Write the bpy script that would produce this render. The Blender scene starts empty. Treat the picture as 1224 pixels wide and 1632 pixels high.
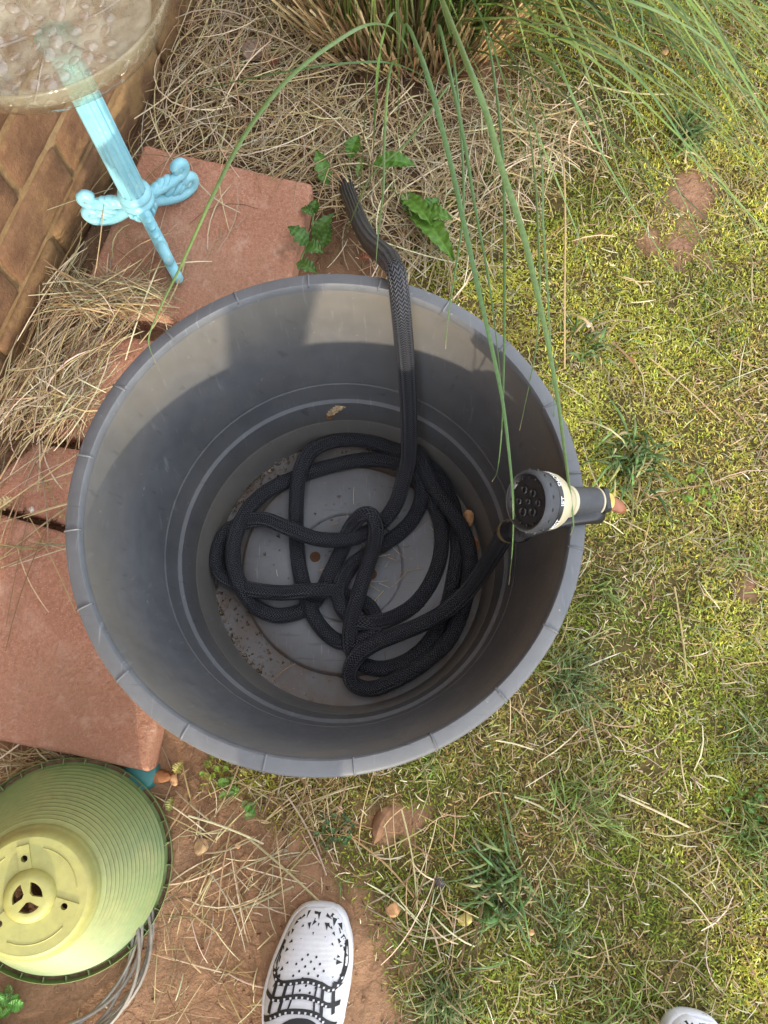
import bpy, bmesh, math, random
import numpy as np
from mathutils import Vector, Matrix, Quaternion
rad = math.radians
random.seed(7); rng = np.random.default_rng(7)
scn = bpy.context.scene

# ---------------------------------------------------------------- camera
F_PX, CX, CY, CAM_H = 1226.0, 612.0, 816.0, 1.12
NADIR = (625.0, 1130.0)
_d = np.array([(NADIR[0]-CX)/F_PX, -(NADIR[1]-CY)/F_PX, -1.0]); _d /= np.linalg.norm(_d)
_Y = np.array([0, 1.0, 0]) - _d*_d[1]; _Y /= np.linalg.norm(_Y); _Z = -_d; _X = np.cross(_Y, _Z)
RC = np.array([_X, _Y, _Z])
CAM = np.array([0, 0, CAM_H])
cd = bpy.data.cameras.new('camera'); cam = bpy.data.objects.new('camera', cd); scn.collection.objects.link(cam)
cd.sensor_fit = 'HORIZONTAL'; cd.sensor_width = 36.0; cd.lens = 36.0*F_PX/1224.0
cd.clip_start = 0.01; cd.clip_end = 300
cam.matrix_world = Matrix.Translation((0, 0, CAM_H)) @ Matrix(RC.tolist()).to_4x4()
scn.camera = cam

# ---------------------------------------------------------------- sky, sun, exposure
SUN_EL, SUN_AZ = rad(13.2), rad(7.0)          # low sun behind the photographer, a little to the right
SUN_DIR = Vector((math.sin(SUN_AZ)*math.cos(SUN_EL), -math.cos(SUN_AZ)*math.cos(SUN_EL), math.sin(SUN_EL)))
w = bpy.data.worlds.new('World'); scn.world = w; w.use_nodes = True
wn = w.node_tree; wn.nodes.clear()
sky = wn.nodes.new('ShaderNodeTexSky'); sky.sky_type = 'NISHITA'; sky.sun_disc = False
sky.sun_elevation = SUN_EL; sky.sun_rotation = math.pi - SUN_AZ
sky.air_density = 1.0; sky.dust_density = 0.4; sky.ozone_density = 1.0
hs = wn.nodes.new('ShaderNodeHueSaturation'); hs.inputs['Saturation'].default_value = 0.5
bg = wn.nodes.new('ShaderNodeBackground'); bg.inputs['Strength'].default_value = 0.15
wo = wn.nodes.new('ShaderNodeOutputWorld')
veil = wn.nodes.new('ShaderNodeMix'); veil.data_type = 'RGBA'; veil.inputs[0].default_value = 0.6; veil.inputs[7].default_value = (4.0, 4.15, 4.5, 1)   # thin high cloud evens out the sky
wn.links.new(sky.outputs[0], hs.inputs['Color']); wn.links.new(hs.outputs[0], veil.inputs[6]); wn.links.new(veil.outputs[2], bg.inputs[0]); wn.links.new(bg.outputs[0], wo.inputs[0])
sl = bpy.data.lights.new('sun', 'SUN'); sl.energy = 0.85; sl.angle = rad(1.0); sl.color = (1.0, 0.88, 0.70)
so = bpy.data.objects.new('sun', sl); scn.collection.objects.link(so)
so.rotation_euler = (-SUN_DIR).to_track_quat('-Z', 'Y').to_euler(); so.location = (0.5, -4, 3)
vs = scn.view_settings; vs.view_transform = 'Standard'; vs.look = 'None'; vs.gamma = 1.0; vs.use_curve_mapping = False
vs.exposure = 2.42
scn.cycles.use_denoising = True
scn.cycles.max_bounces = 8; scn.cycles.transparent_max_bounces = 24

# ---------------------------------------------------------------- helpers
def P(px, py, z=0.0):                       # the point at height z seen at that place in the photograph
    d = RC @ np.array([(px-CX)/F_PX, -(py-CY)/F_PX, -1.0])
    t = (z-CAM_H)/d[2]
    return Vector((CAM + d*t).tolist())
def to_px(x, y, z=0.0):
    q = np.stack([x, y, np.zeros_like(x)+z-CAM_H], -1) @ RC
    return CX+F_PX*q[..., 0]/-q[..., 2], CY-F_PX*q[..., 1]/-q[..., 2]
def lin(r, g, b, k=1.0):
    f = lambda c: (c/255/12.92 if c/255 <= .04045 else ((c/255+.055)/1.055)**2.4)*k
    return (f(r), f(g), f(b))
def vnoise(x, y, s, seed=0):                # smooth value noise 0..1
    x = np.asarray(x)*s+17.3*seed+1000; y = np.asarray(y)*s-9.1*seed+1000
    xi = np.floor(x).astype(np.int64); yi = np.floor(y).astype(np.int64); fx = x-xi; fy = y-yi
    fx = fx*fx*(3-2*fx); fy = fy*fy*(3-2*fy)
    def h(i, j):
        v = np.sin(i*127.1+j*311.7+seed*74.7)*43758.5453
        return v-np.floor(v)
    return (h(xi, yi)*(1-fx)+h(xi+1, yi)*fx)*(1-fy)+(h(xi, yi+1)*(1-fx)+h(xi+1, yi+1)*fx)*fy
def gz(x, y):                               # ground height
    return 0.016*(vnoise(x, y, 4, 1)-.5)+0.009*(vnoise(x, y, 13, 2)-.5)+0.004*(vnoise(x, y, 40, 3)-.5)
def link(o, parent=None):
    scn.collection.objects.link(o)
    if parent: o.parent = parent
    return o
def tag(o, label, cat=None, group=None, kind=None):
    if label: o['label'] = label
    if cat: o['category'] = cat
    if group: o['group'] = group
    if kind: o['kind'] = kind
    return o
def empty(name, loc, label=None, cat=None, group=None):
    o = bpy.data.objects.new(name, None); o.location = loc; o.empty_display_size = .02
    link(o); return tag(o, label, cat, group)
class MB:
    def __init__(s): s.v = []; s.f = []; s.uv = []
    def add(s, v, f, uv=None):
        o = len(s.v); s.v += [tuple(p) for p in v]; s.f += [tuple(i+o for i in q) for q in f]
        s.uv += uv if uv else [(0, 0)]*len(v)
        return s
    def build(s, name, mat, parent=None, smooth=True, sharp=None):
        me = bpy.data.meshes.new(name); me.from_pydata(s.v, [], s.f)
        ul = me.uv_layers.new(name='UVMap'); li = np.empty(len(me.loops), np.int32); me.loops.foreach_get('vertex_index', li)
        ul.data.foreach_set('uv', np.array(s.uv, np.float32)[li].ravel())
        bm = bmesh.new(); bm.from_mesh(me); bmesh.ops.recalc_face_normals(bm, faces=bm.faces); bm.to_mesh(me); bm.free()
        if smooth: me.polygons.foreach_set('use_smooth', [True]*len(me.polygons))
        if sharp: me.set_sharp_from_angle(angle=rad(sharp))
        me.materials.append(mat)
        return link(bpy.data.objects.new(name, me), parent)
    def lathe(s, prof, seg=48, mat=None, closed=False, a0=0, a1=2*math.pi):
        full = abs(a1-a0-2*math.pi) < 1e-6; n = seg if full else seg+1; k = len(prof); V = []; U = []
        for i in range(n):
            a = a0+(a1-a0)*i/seg
            for j, (r, z) in enumerate(prof): V.append((r*math.cos(a), r*math.sin(a), z)); U.append((i/seg, j/k))
        Fc = []
        for i in range(seg):
            i2 = (i+1) % n
            for j in range(k if closed else k-1):
                j2 = (j+1) % k
                Fc.append((i*k+j, i2*k+j, i2*k+j2, i*k+j2))
        if mat: V = [mat @ Vector(p) for p in V]
        return s.add(V, Fc, U)
    def box(s, sx, sy, sz, mat=None, bev=0.0):
        V = []; b = min(bev, sx*.45, sy*.45, sz*.45)
        if b <= 0:
            V = [(x*sx/2, y*sy/2, z*sz/2) for z in (-1, 1) for x, y in ((-1, -1), (1, -1), (1, 1), (-1, 1))]
            Fc = [(0, 3, 2, 1), (4, 5, 6, 7), (0, 1, 5, 4), (1, 2, 6, 5), (2, 3, 7, 6), (3, 0, 4, 7)]
        else:
            def ring(ix, iy, z):
                o = []
                for x, y, in ((-1, -1), (1, -1), (1, 1), (-1, 1)):
                    pa = (x*(sx/2-ix), y*(sy/2-iy-b)); pb = (x*(sx/2-ix-b), y*(sy/2-iy))
                    o += [pb, pa] if x*y < 0 else [pa, pb]
                return [(p[0], p[1], z) for p in o]
            V = ring(b, b, -sz/2)+ring(0, 0, -sz/2+b)+ring(0, 0, sz/2-b)+ring(b, b, sz/2)
            Fc = [tuple(range(7, -1, -1)), tuple(range(24, 32))]
            for l in range(3): Fc += [(l*8+i, l*8+(i+1) % 8, l*8+8+(i+1) % 8, l*8+8+i) for i in range(8)]
        if mat: V = [mat @ Vector(p) for p in V]
        return s.add(V, Fc)
    def tube(s, pts, r, seg=12, cap=True, flat=1.0, updir=None):
        pts = [Vector(p) for p in pts]; n = len(pts)
        rr = list(r) if hasattr(r, '__len__') else [r]*n
        T = [(pts[min(i+1, n-1)]-pts[max(i-1, 0)]).normalized() for i in range(n)]
        up = Vector(updir) if updir else (Vector((0, 0, 1)) if abs(T[0].z) < .9 else Vector((1, 0, 0)))
        N = (up-T[0]*up.dot(T[0])).normalized(); V = []; U = []; L = 0
        for i in range(n):
            if i:
                L += (pts[i]-pts[i-1]).length
                q = T[i-1].rotation_difference(T[i]); N = q @ N; N = (N-T[i]*N.dot(T[i])).normalized()
            B = T[i].cross(N)
            for j in range(seg+1):
                a = 2*math.pi*j/seg
                V.append(pts[i]+(N*math.cos(a)*flat+B*math.sin(a))*rr[i]); U.append((j/seg, L))
        m = seg+1
        Fc = [(i*m+j, i*m+j+1, (i+1)*m+j+1, (i+1)*m+j) for i in range(n-1) for j in range(seg)]
        if cap:
            Fc.append(tuple(range(seg-1, -1, -1))); Fc.append(tuple((n-1)*m+j for j in range(seg)))
        return s.add(V, Fc, U)
    def sphere(s, c, r, seg=12, rings=8, sc=(1, 1, 1), rot=None):
        V = []; Fc = []
        for i in range(rings+1):
            t = math.pi*i/rings
            for j in range(seg):
                a = 2*math.pi*j/seg; p = Vector((math.sin(t)*math.cos(a)*r*sc[0], math.sin(t)*math.sin(a)*r*sc[1], math.cos(t)*r*sc[2]))
                if rot: p = rot @ p
                V.append(p+Vector(c))
        for i in range(rings):
            for j in range(seg): Fc.append((i*seg+j, (i+1)*seg+j, (i+1)*seg+(j+1) % seg, i*seg+(j+1) % seg))
        return s.add(V, Fc)
def cr(pts, n=8):                            # Catmull-Rom through points
    p = [np.array(q, float) for q in pts]; p = [2*p[0]-p[1]]+p+[2*p[-1]-p[-2]]; out = []
    for i in range(1, len(p)-2):
        for k in range(n):
            t = k/n
            out.append(.5*((2*p[i])+(-p[i-1]+p[i+1])*t+(2*p[i-1]-5*p[i]+4*p[i+1]-p[i+2])*t*t+(-p[i-1]+3*p[i]-3*p[i+1]+p[i+2])*t**3))
    out.append(p[-2]); return out
def axis_mat(o, d, up=(0, 0, 1)):            # local Z along d
    z = Vector(d).normalized(); u = Vector(up); x = u-z*u.dot(z)
    if x.length < 1e-4: x = Vector((1, 0, 0))-z*z.x
    x.normalize(); y = z.cross(x)
    return Matrix.Translation(o) @ Matrix((x, y, z)).transposed().to_4x4()
def fast_mesh(name, V, Fa, col=None, mat=None, parent=None, smooth=False):
    me = bpy.data.meshes.new(name); k = Fa.shape[1]
    me.vertices.add(len(V)); me.vertices.foreach_set('co', np.ascontiguousarray(V, np.float32).ravel())
    me.loops.add(Fa.size); me.loops.foreach_set('vertex_index', np.ascontiguousarray(Fa, np.int32).ravel())
    me.polygons.add(len(Fa)); me.polygons.foreach_set('loop_start', np.arange(0, Fa.size, k, dtype=np.int32))
    me.polygons.foreach_set('loop_total', np.full(len(Fa), k, np.int32))
    if smooth: me.polygons.foreach_set('use_smooth', np.ones(len(Fa), bool))
    me.update(calc_edges=True)
    if col is not None:
        at = me.attributes.new('col', 'FLOAT_COLOR', 'POINT')
        c4 = np.ones((len(V), 4), np.float32); c4[:, :3] = col; at.data.foreach_set('color', c4.ravel())
    me.materials.append(mat)
    return link(bpy.data.objects.new(name, me), parent)
def ribbons(C, W, col, tilt=.5, fold=.35):   # C n,k,3 centre lines; W n,k widths; col n,3 or n,k,3 -> verts, quads, colours
    n, k, _ = C.shape
    T = np.gradient(C, axis=1); T /= np.linalg.norm(T, axis=2, keepdims=True)+1e-9
    up = np.zeros((n, 1, 3)); up[:, 0, 2] = 1; up[:, 0, :2] = rng.normal(0, tilt, (n, 2))
    S = np.cross(T, up); S /= np.linalg.norm(S, axis=2, keepdims=True)+1e-9
    Nn = np.cross(S, T)
    h = W[..., None]/2
    V = np.stack([C-S*h, C+Nn*h*fold*2, C+S*h], 2)
    col = np.asarray(col)
    if col.ndim == 2: col = np.repeat(col[:, None], k, 1)
    cc = np.repeat(col[:, :, None], 3, 2)
    idx = np.arange(n*k*3).reshape(n, k, 3)
    q = np.stack([idx[:, :-1, :-1], idx[:, :-1, 1:], idx[:, 1:, 1:], idx[:, 1:, :-1]], -1).reshape(-1, 4)
    return V.reshape(-1, 3), q, cc.reshape(-1, 3)
def ribbon_obj(name, C, W, col, mat, parent=None, tilt=.5, fold=.35):
    V, q, c = ribbons(C, W, col, tilt, fold)
    return fast_mesh(name, V, q, c, mat, parent, smooth=True)
def jitcol(base, n, v=.2, h=.06):
    b = np.array(base)[None]*(1+rng.normal(0, v, (n, 1)))*(1+rng.normal(0, h, (n, 3)))
    return np.clip(b, .004, .95)
def pick(cols, wts, n, v=.2, h=.06):
    i = rng.choice(len(cols), n, p=np.array(wts)/sum(wts)); b = np.array(cols)[i]
    return np.clip(b*(1+rng.normal(0, v, (n, 1)))*(1+rng.normal(0, h, (n, 3))), .004, .95)

# ---------------------------------------------------------------- materials
class NT:
    def __init__(s, name):
        s.m = bpy.data.materials.new(name); s.m.use_nodes = True; s.t = s.m.node_tree
        s.b = s.t.nodes['Principled BSDF']; s.o = s.t.nodes['Material Output']; s.tc = None
    def n(s, ty, **kw):
        nd = s.t.nodes.new(ty)
        for k, v in kw.items(): setattr(nd, k, v)
        return nd
    def l(s, a, b): s.t.links.new(a, b)
    def coord(s, which='Object'):
        if not s.tc: s.tc = s.n('ShaderNodeTexCoord')
        return s.tc.outputs[which]
    def noise(s, scale, detail=4, rough=.55, vec=None, stretch=None):
        nd = s.n('ShaderNodeTexNoise'); nd.inputs['Scale'].default_value = scale; nd.inputs['Detail'].default_value = detail; nd.inputs['Roughness'].default_value = rough
        v = vec or s.coord()
        if stretch:
            mp = s.n('ShaderNodeMapping'); mp.inputs['Scale'].default_value = stretch; s.l(v, mp.inputs[0]); v = mp.outputs[0]
        s.l(v, nd.inputs['Vector']); return nd.outputs['Fac']
    def ramp(s, fac, stops):
        r = s.n('ShaderNodeValToRGB'); e = r.color_ramp.elements
        while len(e) < len(stops): e.new(.5)
        for el, (p, c) in zip(e, stops): el.position = p; el.color = (*c, 1) if len(c) == 3 else c
        s.l(fac, r.inputs[0]); return r.outputs[0]
    def mix(s, fac, a, b, mode='MIX'):
        m = s.n('ShaderNodeMix', data_type='RGBA', blend_type=mode)
        for sock, v in ((m.inputs[0], fac), (m.inputs[6], a), (m.inputs[7], b)):
            if hasattr(v, 'is_output') or isinstance(v, bpy.types.NodeSocket): s.l(v, sock)
            elif isinstance(v, (int, float)): sock.default_value = v
            else: sock.default_value = (*v, 1)
        return m.outputs[2]
    def math(s, op, a, b=None):
        m = s.n('ShaderNodeMath', operation=op)
        for i, v in enumerate((a, b)):
            if v is None: continue
            if isinstance(v, bpy.types.NodeSocket): s.l(v, m.inputs[i])
            else: m.inputs[i].default_value = v
        return m.outputs[0]
    def bump(s, h, strength=.4, dist=.002, prev=None):
        b = s.n('ShaderNodeBump'); b.inputs['Strength'].default_value = strength; b.inputs['Distance'].default_value = dist
        s.l(h, b.inputs['Height'])
        if prev: s.l(prev, b.inputs['Normal'])
        return b.outputs[0]
    def set(s, col=None, rough=None, normal=None, **kw):
        for k, v in (('Base Color', col), ('Roughness', rough), ('Normal', normal), *[(a.replace('_', ' '), b) for a, b in kw.items()]):
            if v is None: continue
            if isinstance(v, bpy.types.NodeSocket): s.l(v, s.b.inputs[k])
            elif isinstance(v, tuple): s.b.inputs[k].default_value = (*v, 1)
            else: s.b.inputs[k].default_value = v
        return s.m
def plain(name, col, rough=.5, var=.15, nscale=60, bs=.15, spec=.5, metal=0.0):
    t = NT(name); n = t.noise(nscale, 5); c = t.ramp(n, [(.3, tuple(x*(1-var) for x in col)), (.7, tuple(min(1, x*(1+var)) for x in col))])
    return t.set(c, rough, t.bump(n, bs, .0008), Specular_IOR_Level=spec, Metallic=metal)
def attr_mat(name, rough=.6, transl=0.0, spec=.3):
    t = NT(name); a = t.n('ShaderNodeAttribute', attribute_name='col'); n = t.noise(260, 2)
    c = t.mix(.45, a.outputs['Color'], t.ramp(n, [(.3, (.45, .45, .45)), (.7, (1, 1, 1))]), 'MULTIPLY')
    t.set(c, rough, Specular_IOR_Level=spec)
    if transl:
        tr = t.n('ShaderNodeBsdfTranslucent'); t.l(c, tr.inputs[0]); mx = t.n('ShaderNodeMixShader'); mx.inputs[0].default_value = transl
        t.l(t.b.outputs[0], mx.inputs[1]); t.l(tr.outputs[0], mx.inputs[2]); t.l(mx.outputs[0], t.o.inputs[0])
    return t.m
M_STRAW = attr_mat('dry_straw', .55, .15); M_MOSS = attr_mat('moss_leaf', .6, .2, .2); M_GRASS = attr_mat('grass_blade', .42, .25, .4); M_LEAF = attr_mat('weed_leaf', .42, .2, .4)

def make_soil():
    t = NT('soil'); a = t.n('ShaderNodeAttribute', attribute_name='col')
    n1 = t.noise(9, 6, .6); n2 = t.noise(70, 6, .65); n3 = t.noise(320, 3)
    cr_ = t.n('ShaderNodeTexVoronoi', feature='DISTANCE_TO_EDGE'); cr_.inputs['Scale'].default_value = 9
    wv = t.n('ShaderNodeMapping'); ns = t.n('ShaderNodeTexNoise'); ns.inputs['Scale'].default_value = 22; t.l(t.coord(), ns.inputs['Vector'])
    vm = t.n('ShaderNodeVectorMath', operation='MULTIPLY_ADD'); t.l(ns.outputs['Color'], vm.inputs[0]); vm.inputs[1].default_value = (.09, .09, .09); t.l(t.coord(), vm.inputs[2])
    t.l(vm.outputs[0], cr_.inputs['Vector'])
    crack = t.ramp(cr_.outputs['Distance'], [(.0, (.35, .3, .28)), (.03, (1, 1, 1))])
    c = t.mix(.75, a.outputs['Color'], t.ramp(n2, [(.25, (.5, .47, .45)), (.75, (1.0, 1, 1))]), 'MULTIPLY')
    c = t.mix(.5, c, t.ramp(n1, [(.3, (.6, .55, .5)), (.7, (1, 1, 1))]), 'MULTIPLY')
    c = t.mix(.3, c, crack, 'MULTIPLY')
    c = t.mix(t.ramp(n3, [(.62, (0, 0, 0)), (.72, (.5, .5, .5))]), c, (.42, .27, .16))
    nb = t.bump(n2, .9, .006); nb = t.bump(n3, .6, .0018, nb); nb = t.bump(crack, .5, .002, nb)
    return t.set(c, .9, nb, Specular_IOR_Level=.2)
M_SOIL = make_soil()
def make_paver(name, c1, c2):
    t = NT(name); n = t.noise(7, 5, .6); n2 = t.noise(160, 5, .7); n3 = t.noise(420, 2); st = t.noise(3.5, 4)
    c = t.ramp(n, [(.3, c1), (.7, c2)])
    c = t.mix(.6, c, t.ramp(n2, [(.3, (.42, .38, .36)), (.7, (1.0, 1, 1))]), 'MULTIPLY')
    c = t.mix(t.ramp(n3, [(.60, (0, 0, 0)), (.70, (.6, .6, .6))]), c, (.62, .42, .32))
    c = t.mix(t.ramp(t.noise(95, 3), [(.68, (0, 0, 0)), (.73, (.7, .7, .7))]), c, (.14, .07, .05))
    c = t.mix(t.ramp(st, [(.48, (0, 0, 0)), (.68, (.55, .55, .55))]), c, (.26, .15, .09))
    c = t.mix(t.ramp(t.noise(24, 6, .7), [(.52, (0, 0, 0)), (.70, (.5, .5, .5))]), c, (.60, .40, .29))
    c = t.mix(t.ramp(t.noise(11, 6, .7), [(.60, (0, 0, 0)), (.72, (.6, .6, .6))]), c, (.17, .10, .06))
    nb = t.bump(n2, 1.0, .004); nb = t.bump(n3, .4, .001, nb)
    return t.set(c, .88, nb, Specular_IOR_Level=.2)
M_PAVER = make_paver('terracotta_concrete', (.46, .21, .13), (.60, .31, .20))
def make_brick(name, c1, c2, c3, th):
    t = NT(name); oi = t.n('ShaderNodeObjectInfo')
    ad = t.n('ShaderNodeVectorMath', operation='ADD'); t.l(t.coord(), ad.inputs[0])
    cm = t.n('ShaderNodeCombineXYZ'); t.l(t.math('MULTIPLY', oi.outputs['Random'], 37.0), cm.inputs[0]); t.l(cm.outputs[0], ad.inputs[1]); v = ad.outputs[0]
    n = t.noise(22, 6, .7, v); n2 = t.noise(150, 5, .75, v); sm = t.noise(13, 6, .65, v)
    c = t.ramp(n, [(.3, c1), (.65, c2)])
    c = t.mix(t.ramp(sm, [(th, (0, 0, 0)), (th+.14, (.85, .85, .85))]), c, c3)
    c = t.mix(.55, c, t.ramp(n2, [(.3, (.55, .52, .5)), (.7, (1, 1, 1))]), 'MULTIPLY')
    c = t.mix(.8, c, t.ramp(oi.outputs['Random'], [(0, (.62, .55, .55)), (.5, (1, .95, .9)), (1, (.85, .8, .8))]), 'MULTIPLY')
    nb = t.bump(n, .45, .004); nb = t.bump(n2, .9, .0028, nb)
    return t.set(c, .9, nb, Specular_IOR_Level=.2)
M_BRICK = make_brick('brown_brick', (.15, .082, .048), (.27, .155, .085), (.36, .225, .105), .54)
M_BRICK2 = make_brick('smeared_brick', (.15, .085, .048), (.26, .155, .08), (.34, .22, .10), .45)
M_MORTAR = make_brick('mortar', (.24, .155, .078), (.33, .22, .11), (.40, .29, .16), .5)

# ---------------------------------------------------------------- ground
SOIL_B = np.array([(-900, 950), (0, 830), (200, 770), (430, 640), (820, 520), (1240, 330), (1330, 470), (1450, 600), (1640, 660), (2400, 900)], float)
BARE = [(400, 1500, 170), (330, 1560, 150), (560, 1600, 70), (300, 1400, 120), (1098, 322, 42), (1085, 388, 48), (1195, 930, 34), (612, 1310, 45)]
def lawn_mask(x, y):                          # 1 = moss and thatch, 0 = bare soil
    u, v = to_px(x, y)
    b = np.interp(v, SOIL_B[:, 0], SOIL_B[:, 1])
    m = np.clip((u-b+90*(vnoise(x, y, 9, 5)-.5)+60*(vnoise(x, y, 28, 6)-.5))/70+.5, 0, 1)
    for (bx, by, br) in BARE:
        d = np.hypot(u-bx, v-by)/br+1.1*(vnoise(x, y, 16, 8)-.5)+.8*(vnoise(x, y, 50, 9)-.5)+.7*(vnoise(x, y, 140, 11)-.5)
        m = np.minimum(m, np.clip((d-.7)/.5, 0, 1))
    return m
def axis_coords(a, b, h, far): 
    core = np.arange(a, b+h/2, h); s = [h*1.3**i for i in range(1, 40)]; c = np.cumsum(s); c = c[c < far]
    return np.concatenate([a-c[::-1], core, b+c])
gx = axis_coords(-.8, 1.3, .01, 40); gy = axis_coords(-.8, 1.7, .01, 40)
X, Y = np.meshgrid(gx, gy); nx, ny = len(gx), len(gy)
lm = lawn_mask(X, Y); Zg = gz(X, Y)
V = np.stack([X, Y, Zg], -1).reshape(-1, 3); idx = np.arange(nx*ny).reshape(ny, nx)
Fa = np.stack([idx[:-1, :-1], idx[:-1, 1:], idx[1:, 1:], idx[1:, :-1]], -1).reshape(-1, 4)
soilc = np.array((.37, .215, .122)); mossc = np.array((.14, .11, .04)); redc = np.array((.42, .24, .15))
u_, v_ = to_px(X, Y)
colg = soilc[None, None]*(1-lm[..., None])+mossc*lm[..., None]
for (bx, by, br) in BARE[4:7]:
    k = np.clip(1.2-np.hypot(u_-bx, v_-by)/br, 0, 1)[..., None]*(1-lm[..., None]); colg = colg*(1-k)+redc*k
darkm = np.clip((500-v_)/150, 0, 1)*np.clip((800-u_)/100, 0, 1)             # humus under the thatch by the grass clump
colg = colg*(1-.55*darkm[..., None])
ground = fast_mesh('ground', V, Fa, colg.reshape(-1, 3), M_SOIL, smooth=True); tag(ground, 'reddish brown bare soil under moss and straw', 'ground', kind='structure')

# ---------------------------------------------------------------- brick house wall
WA = Vector((-.4695, .8806, 0)); WD = Vector((-.30015, -.95389, 0)); WN = Vector((.95389, -.30015, 0))
wall = empty('brick_wall', WA, 'brown brick house wall with ochre mortar joints beside the pavers', 'wall')
wall.rotation_euler = Matrix((WD, WD.cross(Vector((0, 0, 1)))*-1, Vector((0, 0, 1)))).transposed().to_euler()
# local x runs along the wall towards the viewer, local y = z x x (into or out of the wall)
ly = Vector((0, 0, 1)).cross(WD); sgn = 1 if ly.dot(WN) > 0 else -1     # +1: local y points out of the wall
MB().box(6.4, .2, 3.1, Matrix.Translation((-.2, -sgn*.1048, 1.35))).build('mortar', M_MORTAR, wall, smooth=False)
def brick_mesh(i):
    b = MB(); b.box(.1935, .1, .0775, None, .0055)
    me = bpy.data.meshes.new('brick'); me.from_pydata(b.v, [], b.f)
    bm = bmesh.new(); bm.from_mesh(me)
    bmesh.ops.subdivide_edges(bm, edges=[e for e in bm.edges if e.calc_length() > .06], cuts=7, use_grid_fill=True)
    for v in bm.verts:
        q = np.array(v.co); nn = Vector([vnoise(q[0]*1.0+i*3.1, q[2]+q[1]*.7, 60, 10+k+i)-.5 for k in range(3)])
        v.co += nn*.0028
    bm.to_mesh(me); bm.free(); me.materials.append(M_BRICK); me.polygons.foreach_set('use_smooth', [True]*len(me.polygons)); me.set_sharp_from_angle(angle=rad(50))
    return me
BM = [brick_mesh(i) for i in range(6)]; BM2 = [m.copy() for m in BM[:3]]
for m in BM2: m.materials[0] = M_BRICK2
spots = []
for c in range(-1, 26):
    z = -.0015+.0865*c+.0875/2
    for k in range(-14, 13):
        s0 = (.183 if c % 2 == 0 else .081)+.203*k+.1015
        if -2.7 < s0 < 2.4: spots.append((math.hypot(s0-.15, (z-.2)*1.2), s0, z, c))
spots.sort()
rest = MB()
for i, (dd, s0, z, c) in enumerate(spots):
    yo = sgn*(-.05+random.uniform(-.0015, .0015)+(.0035 if c == 0 else 0))
    mt = Matrix.Translation((s0, yo, z)) @ Matrix.Rotation(random.uniform(-.006, .006), 4, 'Z') @ Matrix.Rotation(random.choice((0, math.pi)), 4, 'X')
    if i < 260:
        o = bpy.data.objects.new('brick', random.choice(BM2 if c <= 0 else BM)); link(o, wall); o.matrix_local = mt
    else: rest.box(.1945, .1, .0775, mt, .004)
tag(rest.build('brick_courses', M_BRICK, wall, smooth=False), None, kind='stuff')

# ---------------------------------------------------------------- pavers
def slab(pxs, ztop, thick, label, seed, rough=.002):
    r = random.Random(seed); pts = [P(x, y, ztop) for x, y in pxs]; c = sum(pts, Vector())/len(pts); n = len(pts); out = []
    for i in range(n):
        a, b, d = pts[i-1], pts[i], pts[(i+1) % n]; e1 = (a-b).normalized(); e2 = (d-b).normalized()
        for t in (1, .55, .25): out.append(b+e1*.012*t)
        for t in (.25, .55, 1): out.append(b+e2*.012*t)
        for k in range(1, 14):
            q = (b+e2*.012).lerp(d-e2*.012, k/14); out.append(q)
    m = len(out); cen = sum(out, Vector())/m
    off = [vnoise(p.x, p.y, 45, seed)*rough+vnoise(p.x, p.y, 12, seed+3)*rough*1.6 for p in out]
    out = [p+(cen-p).normalized()*o for p, o in zip(out, off)]
    mb = MB(); V = []
    for inset, dz in ((.002, -thick), (0, -.010), (.0015, -.0045), (.005, -.0012), (.010, 0)):
        for p in out: V.append(p+(cen-p).normalized()*inset+Vector((0, 0, dz))-cen)
    Fc = [(l*m+i, l*m+(i+1) % m, (l+1)*m+(i+1) % m, (l+1)*m+i) for l in range(4) for i in range(m)]
    # top: grid of rings towards the centre so that it can be slightly uneven
    base = 4*m; prev = [base+i for i in range(m)]
    for sc in (.75, .5, .25):
        cur = []
        for i in range(m):
            p = V[base+i]*sc; p = Vector((p.x, p.y, (vnoise(p.x, p.y, 14, seed)-.5)*.004)); cur.append(len(V)); V.append(p)
        Fc += [(prev[i], prev[(i+1) % m], cur[(i+1) % m], cur[i]) for i in range(m)]; prev = cur
    V.append(Vector((0, 0, 0))); Fc += [(prev[i], prev[(i+1) % m], len(V)-1) for i in range(m)]
    mb.add(V, Fc); o = mb.build('paver', M_PAVER, None, True, 40); o.location = cen
    return tag(o, label, 'paver', 'red pavers along the wall')
slab([(228, 226), (500, 290), (452, 520), (112, 497)], .05, .06, 'red paver under the blue bird bath stand', 1)
slab([(106, 512), (420, 560), (352, 735), (52, 690)], .042, .05, 'chipped red paver half buried in straw between wall and planter', 2, .006)
slab([(46, 700), (345, 745), (330, 899), (-60, 796)], .044, .05, 'narrow red paver with scattered straw between two larger pavers', 3, .005)
slab([(-60, 800), (300, 901), (236, 1232), (-90, 1168)], .052, .06, 'largest red paver with one corner beside the green pot', 4)

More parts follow.
